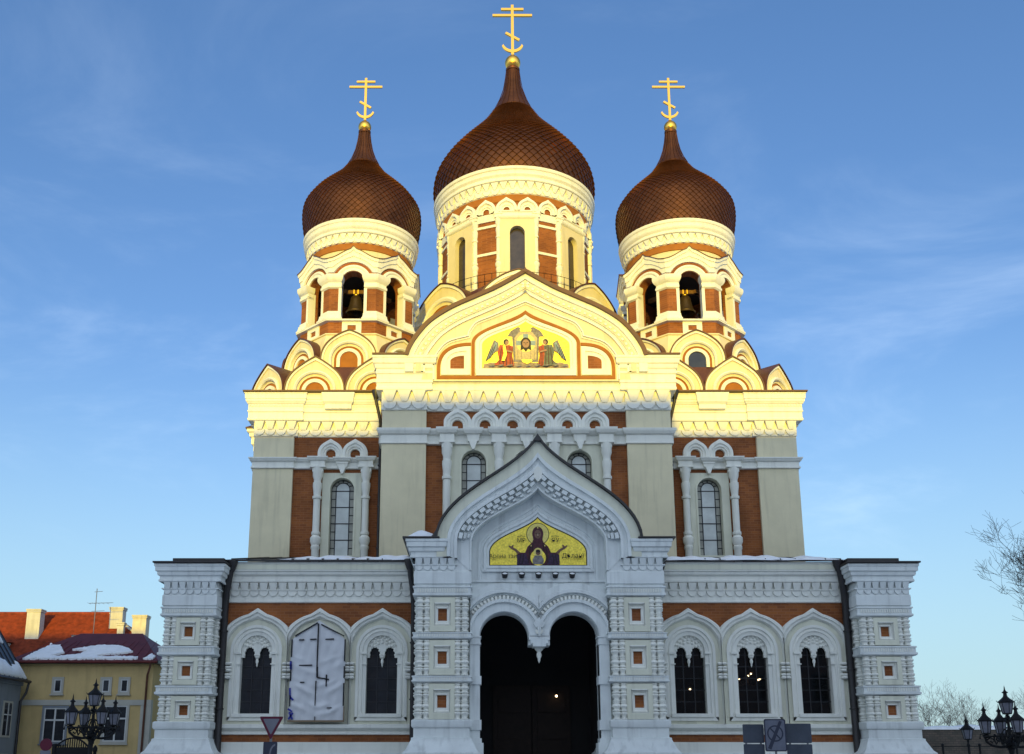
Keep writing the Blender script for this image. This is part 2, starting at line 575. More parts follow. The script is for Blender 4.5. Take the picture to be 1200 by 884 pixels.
# ================================================================ THE GROUND
mat('setts', (0.13, 0.125, 0.12), 0.75, var=0.35, vscale=2.2, bump=0.6, bscale=9)
mat('kerb', (0.30, 0.29, 0.28), 0.8, var=0.2, vscale=2)
mat('slab', (0.27, 0.265, 0.26), 0.8, var=0.2, vscale=1.2, bump=0.3, bscale=6)
g = M()
mat('bounce_snow', (0.62, 0.64, 0.67), 0.7, var=0.25, vscale=0.35, bump=0.5, bscale=5)  # unseen snow cover, added so the ground bounces more light onto the facade
g.add([(-900,-900,0),(900,-900,0),(900,900,0),(-900,900,0)], [(0,1,2,3)], 'bounce_snow')
tag(g.build('ground', None, 0), 'ground of the square with bright snow added to bounce light', 'ground', kind='structure')
g = M()
g.box(-16.5, 16.5, 31.0, 66, -0.1, 0.13, 'slab')
g.rect(-16.5, 16.5, 31.0, 66, [(0,-0.1),(0.22,-0.1),(0.22,0.14),(0,0.14)], 'kerb', False)
tag(g.build('pavement', None, 0), 'grey slab pavement with a kerb round the cathedral', 'pavement', kind='structure')

# ================================================================ THE CATHEDRAL
CATH = thing('cathedral', 'large white and red brick cathedral with three onion domes', 'cathedral', (0, 37, 0))
YP = 34.5         # portal pier fronts
YW = 37.2         # side wings of the narthex
YC = 36.2         # corner piers
YG = 42.1         # central projection of the nave
YF = 43.3         # flanks of the nave
XT, YT = 8.1, 48.0
YD = 54.0

COF = 'plaster_white'
def coffer(parent, cx, cz, w, h, y, sq=0.30):
    """square stepped coffer with a little brick square in the middle, set in a pier face at y"""
    m = M()
    def ring(a):
        return [(cx - w*a, cz - h*a), (cx + w*a, cz - h*a), (cx + w*a, cz + h*a), (cx - w*a, cz + h*a)]
    seq = [(0.5, y, 'cream_pale'), (0.5, y - 0.05, 'cream_pale'), (0.33, y - 0.05, 'cream_pale'), (0.31, y + 0.02, 'plaster_white'),
           (0.29, y - 0.02, 'plaster_white'), (0.25, y + 0.05, 'plaster_white'), (0.18, y + 0.05, 'plaster_white'), (0.175, y + 0.12, 'plaster_white')]
    for (a0, y0, _), (a1, y1, mt) in zip(seq, seq[1:]):
        m.loft([[(x, y0, z) for x, z in ring(a0)], [(x, y1, z) for x, z in ring(a1)]], mt, True)
    m.flat(ring(0.176), y + 0.118, 'brick')
    m.box(cx - w*0.21, cx + w*0.21, y - 0.0, y + 0.06, cz + h*0.185, cz + h*0.225, 'plaster_white')
    m.box(cx - w*0.30, cx + w*0.30, y - 0.075, y - 0.03, cz + h*0.31, cz + h*0.345, 'plaster_white')
    return m.build('coffer', parent, 30)

def pier(name, x0, x1, yf, yb, zt, plan):
    """banded pier: coffers between fat balusters on three storeys, flared foot, corbelled cornice"""
    m = M()
    P = 'plaster'
    m.rect(x0, x1, yf, yb, [(0.38,0.13),(0.38,1.75),(0.33,1.8),(0.33,1.98),(0.24,2.06),(0.10,2.34),(0.07,2.40),(0.07,2.46),(0.0,2.48),(0,2.78),(0.04,2.79),(0.07,2.84),(0.07,3.02),(0.03,3.05),(-0.14,3.07)], P, False)
    z = plan['zones']
    for i, (a, b) in enumerate(z):
        prof = [(-0.14, a), (-0.14, b)]
        m.rect(x0, x1, yf, yb, prof, P, False)
        top = z[i+1][0] if i + 1 < len(z) else plan['shaft']
        d = top - b
        m.rect(x0, x1, yf, yb, [(-0.14,b),(0.03,b+0.02),(0.09,b+0.06),(0.09,b+d*0.35),(0.05,b+d*0.38),(0.05,b+d*0.78),(0.08,b+d*0.8),(0.08,b+d*0.93),(0.0,b+d*0.97),(-0.14,top)] if i + 1 < len(z) else
               [(-0.14,b),(0.03,b+0.02),(0.08,b+0.06),(0.08,b+0.12),(0.04,b+0.13),(0.04,b+0.30),(0.08,b+0.32),(0.08,b+0.37),(0.0,b+0.39),(0,top)], P, False)
        # small beads along each band
        bz0, bz1 = (b + d*0.42, b + d*0.74) if i + 1 < len(z) else (b + 0.16, b + 0.28)
        dentils(m, x0 + 0.05, x1 - 0.05, yf - 0.05, 0.085, bz0, bz1, 0.022, 'plaster_white', 0.5)
        for cx in (x0 + 0.17, x0 + 0.42, x1 - 0.17, x1 - 0.42):
            zm = (a + b)/2
            baluster(m, cx, yf + 0.09, a, zm, 0.15)
            baluster(m, cx, yf + 0.09, zm, b, 0.15)
        for cy in ((yf + 0.55, yf + 0.9)):
            for cx in (x0 + 0.09, x1 - 0.09):
                zm = (a + b)/2
                baluster(m, cx, cy, a, zm, 0.15)
                baluster(m, cx, cy, zm, b, 0.15)
    s, c = plan['shaft'], plan['corbel']
    m.rect(x0, x1, yf, yb, [(0,s),(0,s+0.02),(0.05,s+0.05),(0.05,c[0]-0.04),(0.02,c[0])], P, False)
    m.rect(x0, x1, yf, yb, [(0.02,c[0]),(0.02,c[1])], P)
    m.rect(x0 + 0.02, x1 - 0.02, yf + 0.02, yb, [(0.0,c[1]),(0.0,zt - 0.05)], P) if not plan.get('open') else None
    fx0, fx1, tx0, tx1 = x0, x1, x0, x1
    if plan.get('open'):                    # the cornice stops short where the gable's mouldings come down
        fx0, fx1 = (x0, -2.88) if x0 < 0 else (2.88, x1)
        tx0, tx1 = (x0, -3.46) if x0 < 0 else (3.46, x1)
    corbel_row(m, fx0 - 0.02, fx1 + 0.02, yf - 0.02, 0.29, c[0], c[1], 0.15, P, 0.62)
    m.rect(fx0, fx1, yf, yb, [(0.02,c[0]+(c[1]-c[0])*0.42),(0.09,c[0]+(c[1]-c[0])*0.43),(0.09,c[0]+(c[1]-c[0])*0.52),(0.02,c[0]+(c[1]-c[0])*0.54)], P, False)
    m.rect(tx0, tx1, yf, yb, [(0.16,c[1]),(0.19,c[1]+0.02),(0.19,c[1]+0.08),(0.16,c[1]+0.1),(0.16,c[1]+0.2),(0.22,c[1]+0.23),(0.24,c[1]+0.28),(0.24,c[1]+0.36)] +
           [(0.30, c[1]+0.38),(0.31,zt-0.12),(0.34,zt-0.1),(0.34,zt-0.02),(0.30,zt)], 'cream_pale' if plan.get('cream') else P)
    ob = m.build(name, CATH, 32)
    w = (x1 - x0) - 1.0
    for a, b in z:
        coffer(ob, (x0 + x1)/2, (a + b)/2, min(w, b - a) * 1.0, (b - a) * 0.98, yf + 0.015)
    return ob

PORTAL_PLAN = dict(zones=[(3.05,4.24),(4.50,5.69),(5.95,7.14)], shaft=7.55, corbel=(8.05,8.46), open=True)
CORNER_PLAN = dict(zones=[(2.95,3.93),(4.30,5.30),(5.68,6.68)], shaft=7.06, corbel=(7.50,7.93))
for s in (-1, 1):
    x0, x1 = sorted((s*2.36, s*4.22))
    pier('portal_pier', x0, x1, YP, YW + 0.6, 9.12, PORTAL_PLAN)
    x0, x1 = sorted((s*11.43, s*13.28))
    pier('corner_pier', x0, x1, YC, YC + 3.0, 8.58, CORNER_PLAN)

# ---------------------------------------------------------------- portal gable and double arch
m = M()
YN = 34.92
def arch_top(cx):
    return [(cx + 0.83*math.cos(R(180-180*i/22)), 5.84 + 0.83*math.sin(R(180*i/22))) for i in range(23)]
twin = [(-2.02, 0.2)] + arch_top(-1.19) + [(-0.36,5.55),(0.36,5.55)] + arch_top(1.19) + [(2.02,0.2)]
niche = clean(ogee(0, 2.36, 0.13, 9.07, 10.98))
m.wall(niche, [clean(twin)], YN, YN + 0.75, 'plaster', 'plaster')
for cx, cl in ((-1.19, (-2.35, -0.004)), (1.19, (0.004, 2.35))):
    seq = []
    for r, y in ((1.84,YN),(1.84,YN-0.10),(1.63,YN-0.10),(1.61,YN-0.18),(1.50,YN-0.18),(1.48,YN-0.06),(1.43,YN-0.06),(1.42,YN-0.10),(1.40,YN-0.03),(1.28,YN-0.03),(1.27,YN-0.2),(1.17,YN-0.2),(1.15,YN-0.10),(0.86,YN-0.10),(0.83,YN-0.05),(0.83,YN+0.4)):
        seq.append((keel(cx, r, 5.84, 5.841, clamp=cl), y, 'plaster'))
    m.arcloft(seq)
    for q, a in along(keel(cx, 1.345, 5.84, 5.84)[1:-1], 0.135):
        if cl[0] + 0.05 < q.x < cl[1] - 0.05 and abs(q.x) > 0.12:
            m.T = Matrix.Translation((q.x, 0, q.y)) @ Matrix.Rotation(-a, 4, 'Y')
            m.box(-0.038, 0.038, YN - 0.12, YN - 0.02, -0.06, 0.06, 'plaster_white')
            m.T = Matrix.Identity(4)
# jamb columns with band capitals
for s in (-1, 1):
    x0, x1 = sorted((s*2.02, s*2.37))
    for z0, z1, o in ((0.13,2.3,0.12),(2.3,2.45,0.06),(2.45,2.72,0.0),(2.72,3.05,0.05),(3.05,4.22,0.0),(4.22,4.50,0.05),(4.50,5.56,0.0),(5.56,5.62,0.04),(5.62,5.80,0.02),(5.80,5.85,0.05)):
        m.box(x0 - o*(s > 0), x1 + o*(s < 0), YN - 0.12 - o, YN + 0.5, z0, z1, 'plaster')
# pendant corbel between the arches
for z0, z1, o in ((5.72,5.86,0.36),(5.60,5.72,0.30),(5.50,5.60,0.22)):
    m.box(-o, o, YN - 0.1, YN + 0.55, z0, z1, 'plaster')
m.box(-0.36, 0.36, YN - 0.05, YN + 0.5, 5.84, 6.1, 'plaster')
m.prism([(-0.14,6.05),(0.14,6.05),(0.09,5.92),(-0.09,5.92)], YN - 0.17, YN, 'plaster_white')
m.prism([(-0.2,6.28),(0,6.48),(0.2,6.28),(0.12,6.14),(-0.12,6.14)], YN - 0.19, YN, 'plaster')
# string line above the arches
m.box(-2.36, 2.36, YN - 0.06, YN, 7.72, 7.80, 'plaster')
# frames round the icon
def og(hw, zb, zs, za):
    return ogee(0, hw, zb, zs, za)
m.arcloft([(og(2.08,7.80,8.95,10.62),YN,''),(og(2.08,7.80,8.95,10.62),YN-0.05,'plaster'),(og(2.0,7.80,8.94,10.50),YN-0.05,'plaster'),(og(1.97,7.8,8.93,10.46),YN-0.01,'plaster'),
           (og(1.92,8.05,8.90,10.36),YN-0.01,'plaster'),(og(1.88,8.1,8.88,10.30),YN-0.10,'plaster'),(og(1.80,8.16,8.85,10.19),YN-0.10,'plaster'),(og(1.77,8.22,8.83,10.14),YN-0.04,'plaster'),(og(1.70,8.28,8.80,10.04),YN-0.04,'plaster'),(og(1.70,8.28,8.80,10.04),YN+0.0,'plaster')])
m.box(-1.93, 1.93, YN - 0.08, YN, 8.08, 8.20, 'plaster')
m.box(-1.80, 1.80, YN - 0.11, YN, 8.20, 8.285, 'plaster')
# ogee archivolts
YO = 34.30
seq = [(ogee(0,3.50,8.50,9.08,12.74),YO,''),(ogee(0,3.16,8.50,9.10,12.22),YO,'cream_pale'),(ogee(0,3.14,8.5,9.10,12.19),YO-0.06,'plaster'),(ogee(0,3.04,8.5,9.10,12.02),YO-0.06,'plaster'),
       (ogee(0,3.02,8.5,9.1,12.02),YO+0.03,'plaster'),(ogee(0,2.92,8.45,9.1,11.86),YO+0.03,'plaster'),(ogee(0,2.90,8.45,9.1,11.83),YO-0.02,'plaster'),(ogee(0,2.80,8.45,9.1,11.64),YO-0.02,'plaster'),
       (ogee(0,2.80,8.45,9.1,11.64),YO+0.16,'plaster'),(ogee(0,2.38,8.05,9.08,11.06),YO+0.16,'plaster'),(ogee(0,2.36,8.05,9.07,11.02),YO+0.10,'plaster'),(ogee(0,2.31,8.05,9.07,10.95),YO+0.10,'plaster'),(ogee(0,2.31,8.05,9.07,10.95),YN+0.02,'plaster')]
m.arcloft(seq)
for hw, za, w, h, d in ((2.70,11.50,0.2,0.13,0.20),(2.55,11.30,0.2,0.10,0.15),(2.44,11.14,0.13,0.07,0.11)):
    for q, a in along(ogee(0,hw,8.5,9.09,za)[1:-1], 0.30):
        if abs(q.x) > 0.12:
            m.T = Matrix.Translation((q.x, 0, q.y)) @ Matrix.Rotation(-a, 4, 'Y')
            m.box(-w/2, w/2, YO + 0.16 - d, YO + 0.18, -h/2, h/2, 'plaster')
            m.T = Matrix.Identity(4)
m.prism([(-0.16,11.32),(0,11.14),(0.16,11.32),(0.12,11.6),(0.0,11.7),(-0.12,11.6)], YO - 0.05, YO + 0.2, 'plaster_white')
m.prism(clean(ogee(0,3.55,9.0,9.15,12.85)), YO + 0.2, YG + 0.4, 'plaster') if False else None
m.wall(clean(ogee(0,3.495,8.6,9.08,12.73) + ogee(0,2.30,8.6,9.07,10.94)[::-1]), [], YO + 0.19, YO + 0.6, 'plaster')
# vestibule behind the arches
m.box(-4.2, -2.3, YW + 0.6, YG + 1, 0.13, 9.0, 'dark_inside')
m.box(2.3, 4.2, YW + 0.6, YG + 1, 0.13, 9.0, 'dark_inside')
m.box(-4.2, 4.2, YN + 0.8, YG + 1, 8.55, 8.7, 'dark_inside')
PORTAL = m.build('portal_gable', CATH, 32)

# roof over the portal gable
m = M()
o0 = ogee(0,3.50,9.12,9.12,12.74)
o1 = offset(o0, -0.07)
for y0, y1 in ((YO - 0.13, YG + 0.5),):
    m.loft([[(x,y0,z) for x,z in o0],[(x,y0,z) for x,z in o1],[(x,y1,z) for x,z in o1]], 'roof_dark')
    m.loft([[(x,y0,z) for x,z in o0],[(x,y1,z) for x,z in o0]], 'roof_dark')
for s in (-1, 1):
    x0, x1 = sorted((s*3.40, s*4.66))
    m.box(x0, x1, YP - 0.38, YW + 2, 9.125, 9.175, 'roof_dark')
m.prism([(-0.13,12.60),(0,12.80),(0.13,12.60)], YO - 0.16, YO + 0.2, 'roof_dark')
m.build('portal_roof', CATH, 30)

mat('frame_lens', (0.75, 0.77, 0.8), 0.2)
# spotlights under the icon
for i in range(5):
    m = M()
    x = -1.16 + i*0.58
    m.tube([(x, YN, 7.95), (x, YN - 0.16, 7.93)], 0.018, 'iron', 6)
    m.T = Matrix.Translation((x, YN - 0.16, 7.95)) @ Matrix.Rotation(R(35), 4, 'X')
    m.lathe([(0.001,-0.12),(0.085,-0.10),(0.11,0.03),(0.115,0.07),(0.10,0.07),(0.09,0.05)], 12, 0, 0, 'lead')
    m.lathe([(0.001,0.055),(0.09,0.05)], 12, 0, 0, 'frame_lens')
    m.T = Matrix.Identity(4)
    m.build('spotlight', PORTAL, 30)
m = M()
pendant(m, 0, YN + 0.2, 5.50, 4.96, 0.15)
m.build('pendant', PORTAL, 40)
m = M()
for s in (-1, 1):
    x0, x1 = sorted((s*0.02, s*1.5))
    m.box(x0, x1, YG - 1.55, YG - 1.45, 0.13, 4.6, 'dark_wood')
    for k in range(4):
        m.box(x0 + 0.2, x1 - 0.2, YG - 1.6, YG - 1.56, 0.5 + k*1.02, 1.3 + k*1.02, 'dark_wood')
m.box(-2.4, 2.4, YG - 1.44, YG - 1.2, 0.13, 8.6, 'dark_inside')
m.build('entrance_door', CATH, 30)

# ---------------------------------------------------------------- icons
mat('mosaic_gold', (0.95, 0.74, 0.09), 0.40, 0.45, 0.5, var=0.35, vscale=16, bump=0.5, bscale=45)
mat('mosaic_gold_pale', (0.75, 0.62, 0.16), 0.4, 0.1, 0.5, var=0.2, vscale=16)
mat('mosaic_maroon', (0.075, 0.018, 0.028), 0.5, var=0.4, vscale=14)
mat('mosaic_violet', (0.045, 0.022, 0.055), 0.5, var=0.4, vscale=14)
mat('mosaic_skin', (0.17, 0.09, 0.06), 0.5, var=0.25, vscale=20)
mat('mosaic_face', (0.34, 0.19, 0.11), 0.5)
mat('mosaic_dark', (0.02, 0.014, 0.014), 0.5)
mat('mosaic_red', (0.42, 0.07, 0.03), 0.5, var=0.4, vscale=12)
mat('mosaic_green', (0.11, 0.14, 0.11), 0.5, var=0.4, vscale=12)
mat('mosaic_grey', (0.21, 0.19, 0.18), 0.5, var=0.45, vscale=11)
mat('mosaic_blue', (0.24, 0.33, 0.38), 0.5, var=0.3, vscale=12)
mat('mosaic_cloth', (0.52, 0.42, 0.22), 0.5, var=0.3, vscale=12)
mat('mosaic_earth', (0.32, 0.24, 0.17), 0.5, var=0.5, vscale=9)

class Icon(M):
    """flat mosaic: layers of tesserae a few millimetres apart"""
    def __init__(s, y, cx, zb):
        super().__init__()
        s.y, s.n, s.cx, s.zb = y, 0, cx, zb
    def lay(s, poly, mt):
        s.n += 1
        s.flat(clean([(s.cx + x, s.zb + z) for x, z in poly]), s.y - 0.0025*s.n, mt)
    def disc(s, x, z, r, mt, sz=1.0, n=20, a0=0, a1=360):
        s.lay([(x + r*math.cos(R(a0 + (a1-a0)*i/n)), z + r*sz*math.sin(R(a0 + (a1-a0)*i/n))) for i in range(n)], mt)
    def ring(s, x, z, r, t, mt, n=28):
        s.n += 1
        a = [(s.cx + x + r*math.cos(2*math.pi*i/n), s.zb + z + r*math.sin(2*math.pi*i/n)) for i in range(n)]
        b = [(s.cx + x + (r-t)*math.cos(2*math.pi*i/n), s.zb + z + (r-t)*math.sin(2*math.pi*i/n)) for i in range(n)]
        y = s.y - 0.0025*s.n
        s.loft([[(p, y, q) for p, q in a], [(p, y, q) for p, q in b]], mt, True)
    def text(s, body, x, z, size, mt):
        cu = bpy.data.curves.new('lettering', 'FONT')
        cu.body = body
        cu.size = size
        cu.align_x = 'CENTER'
        tmp = bpy.data.objects.new('lettering', cu)
        me = bpy.data.meshes.new_from_object(tmp)
        s.n += 1
        s.add([(s.cx + x + v.co.x, s.y - 0.0025*s.n, s.zb + z + v.co.y) for v in me.vertices], [tuple(p.vertices) for p in me.polygons], mt)
        bpy.data.objects.remove(tmp)
        bpy.data.curves.remove(cu)
        bpy.data.meshes.remove(me)

ic = Icon(YN - 0.012, 0, 8.29)
sh = lambda hw, zb, zs, za: [(x, z - 8.29) for x, z in ogee(0, hw, zb, zs, za)]
ic.lay(sh(1.72, 8.285, 8.80, 10.07), 'mosaic_dark')
ic.lay(sh(1.665, 8.325, 8.79, 9.99), 'mosaic_gold')
ic.disc(0, 1.13, 0.385, 'mosaic_gold_pale')
ic.ring(0, 1.13, 0.40, 0.022, 'mosaic_dark')
robe = [(-0.72,0.035),(-0.74,0.40),(-0.62,0.47),(-0.45,0.47),(-0.36,0.68),(-0.20,0.83),(-0.15,0.95),(0.15,0.95),(0.20,0.83),(0.36,0.68),(0.45,0.47),(0.62,0.47),(0.74,0.40),(0.75,0.035)]
ic.lay(robe, 'mosaic_maroon')
for s in (-1, 1):
    ic.lay([(s*0.30,0.04),(s*0.42,0.44),(s*0.73,0.38),(s*0.735,0.04)], 'mosaic_violet')
    ic.lay([(s*0.60,0.46),(s*0.72,0.42),(s*0.80,0.53),(s*0.93,0.60),(s*1.03,0.70),(s*1.01,0.73),(s*0.93,0.69),(s*0.87,0.75),(s*0.84,0.74),(s*0.86,0.65),(s*0.76,0.60)], 'mosaic_skin')
ic.disc(0, 1.14, 0.195, 'mosaic_maroon', 1.32)
ic.lay([(-0.185,1.1),(-0.15,0.86),(0.15,0.86),(0.185,1.1)], 'mosaic_maroon')
ic.disc(0, 1.12, 0.115, 'mosaic_skin', 1.35)
for s in (-1, 1):
    ic.lay([(s*0.02,1.15),(s*0.085,1.165),(s*0.085,1.145),(s*0.02,1.135)], 'mosaic_dark')
ic.lay([(-0.045,1.03),(0.045,1.03),(0.035,1.015),(-0.035,1.015)], 'mosaic_dark')
ic.lay([(-0.012,1.14),(0.012,1.14),(0.02,1.065),(-0.02,1.065)], 'mosaic_earth')
ic.lay([(-0.03,1.34),(0,1.385),(0.03,1.34),(0,1.32)], 'mosaic_gold_pale')
for s in (-1, 1):
    ic.disc(s*0.25, 0.71, 0.03, 'mosaic_gold_pale')
ic.disc(0, 0.28, 0.27, 'mosaic_gold', 1.05)
ic.disc(0, 0.475, 0.155, 'mosaic_gold_pale')
ic.lay([(-0.17,0.05),(-0.20,0.2),(-0.12,0.36),(0.12,0.36),(0.20,0.2),(0.17,0.05)], 'mosaic_grey')
ic.disc(0, 0.465, 0.085, 'mosaic_skin', 1.15)
ic.disc(0, 0.515, 0.08, 'mosaic_dark', 0.7)
for x0, z0, x1, z1 in ((-0.26,0.75,-0.34,0.1),(-0.16,0.8,-0.2,0.55),(0.16,0.8,0.2,0.55),(0.26,0.75,0.34,0.1),(-0.5,0.42,-0.55,0.06),(-0.6,0.40,-0.66,0.06),(0.5,0.42,0.55,0.06),(0.6,0.40,0.66,0.06)):
    ic.lay([(x0-0.012,z0),(x0+0.012,z0),(x1+0.016,z1),(x1-0.016,z1)], 'mosaic_dark')
ic.text('МР', -0.58, 0.83, 0.20, 'mosaic_dark')
ic.text('ѲУ', 0.60, 0.83, 0.20, 'mosaic_dark')
for q in (-0.58, 0.60):
    ic.lay([(q-0.14,1.03),(q,1.06),(q+0.14,1.03),(q+0.14,1.015),(q,1.04),(q-0.14,1.015)], 'mosaic_dark')
ic.text('Арпиа тзи', -1.22, 0.27, 0.20, 'mosaic_dark')
ic.text('Дѣланї', 1.20, 0.27, 0.23, 'mosaic_dark')
ic.build('icon', PORTAL, 0)

# ---------------------------------------------------------------- narthex wings
PITCH = 2.27
def arched_window(cx, yw, light=False):
    """big round-headed window in stepped mouldings under a keeled hood"""
    cl = (cx - PITCH/2 + 0.002, cx + PITCH/2 - 0.002)
    zs = 5.60
    K = lambda r, tip=0.0, zb=2.98: keel(cx, r, zb, zs if r < 1.2 else zs - (r - 1.2)*0.5, tip, 40, cl, 76, 1.25)
    m = M()
    seq = [(K(1.50,0.19),yw,''),(K(1.50,0.19),yw-0.16,'plaster_white'),(K(1.42,0.16),yw-0.22,'plaster_white'),(K(1.30,0.14),yw-0.22,'plaster_white'),(K(1.27,0.13),yw-0.15,'plaster_white'),(K(1.15,0.10),yw-0.15,'plaster_white'),
           (K(1.09,0.06),yw-0.05,'plaster_white'),(K(1.09,0.06),yw-0.025,'plaster_white'),(K(0.93,0.0,3.1),yw-0.025,'cream_pale'),(K(0.93,0,3.1),yw-0.09,'plaster_white'),(K(0.83,0,3.22),yw-0.09,'plaster_white'),(K(0.81,0,3.22),yw-0.04,'plaster_white'),
           (K(0.76,0,3.25),yw-0.04,'plaster_white'),(K(0.74,0,3.27),yw-0.07,'plaster_white'),(K(0.70,0,3.27),yw-0.07,'plaster_white'),(K(0.68,0,3.29),yw-0.03,'plaster_white'),(K(0.56,0,3.36),yw-0.01,'plaster_white'),(K(0.56,0,3.36),yw+0.35,'plaster_white')]
    m.arcloft(seq)
    m.box(cx - 1.09, cx + 1.09, yw - 0.02, yw + 0.02, 2.98, 3.11, 'cream_pale')
    m.box(cx - 0.93, cx + 0.93, yw - 0.09, yw + 0.02, 3.11, 3.24, 'plaster_white')
    m.box(cx - 0.74, cx + 0.74, yw - 0.15, yw + 0.36, 3.24, 3.36, 'plaster_white')
    for s in (-1, 1):                                                  # capitals of the inner jamb shafts
        m.box(cx + s*0.66 - 0.12, cx + s*0.66 + 0.12, yw - 0.11, yw + 0.02, 5.48, 5.56, 'plaster_white')
        m.box(cx + s*0.64 - 0.11, cx + s*0.64 + 0.11, yw - 0.08, yw + 0.02, 5.10, 5.14, 'plaster_white')
    ob = m.build('arched_window', CATH, 32)
    t = M()                                                            # tracery head with fish scales and a hanging boss
    yt = yw + 0.10
    head = [(cx-0.56,5.42)] + [(cx + 0.565*math.cos(R(180-180*i/20)), 5.60 + 0.565*math.sin(R(180*i/20))) for i in range(21)] + [(cx+0.56,5.42)]
    low = []
    for c2 in (0.27, -0.27):
        low += [(cx + c2 + 0.19*math.cos(R(180*i/10)), 5.46 + 0.30*math.sin(R(180*i/10))) for i in range(11)]
    t.prism(clean(head + low), yt, yt + 0.12, 'plaster_white')
    for rr, nn, off in ((0.50,8,0),(0.40,7,0.5),(0.30,5,0)):
        for i in range(nn):
            a = 15 + 150*(i + 0.5)/nn
            px, pz = cx + rr*1.02*math.cos(R(a)), 5.62 + rr*math.sin(R(a))
            t.sphere((px, yt, pz), 0.062, 'plaster_white', 8, 4)
    for c2 in (-0.27, 0.27):
        for i in range(7):
            a = 180*i/6
            t.sphere((cx + c2 + 0.20*math.cos(R(a)), yt + 0.02, 5.46 + 0.31*math.sin(R(a))), 0.045, 'plaster_white', 8, 4)
    pendant(t, cx, yt + 0.06, 5.44, 5.02, 0.10)
    for s in (-1, 1):
        t.box(cx + s*0.52 - 0.07, cx + s*0.52 + 0.07, yt - 0.02, yt + 0.12, 5.36, 5.48, 'plaster_white')
    t.build('tracery', ob, 40)
    t = M()
    yg = yw + 0.30
    if light:
        t.flat(clean(keel(cx, 0.565, 3.36, 5.6)), yg, 'clear_glass')
    else:
        t.flat(clean(keel(cx, 0.565, 3.36, 5.6)), yg, 'pane_dark')
    t.build('glass', ob, 0)
    t = M()
    for x in (cx - 0.19, cx + 0.19):
        t.box(x - 0.016, x + 0.016, yg - 0.03, yg - 0.004, 3.36, 5.9, 'lead')
    for k in range(1, 6):
        t.box(cx - 0.56, cx + 0.56, yg - 0.026, yg - 0.006, 3.36 + k*0.42, 3.385 + k*0.42, 'lead')
    t.build('glazing_bars', ob, 0)
    return ob

def collar(m, x, y):
    for z in (4.58, 4.68, 4.84, 4.94, 5.08):
        m.rect(x - 0.12, x + 0.12, y + 0.04, y + 0.18, [(0,z),(0.03,z+0.02),(0.045,z+0.05),(0.03,z+0.08),(0,z+0.10)], 'plaster_white')

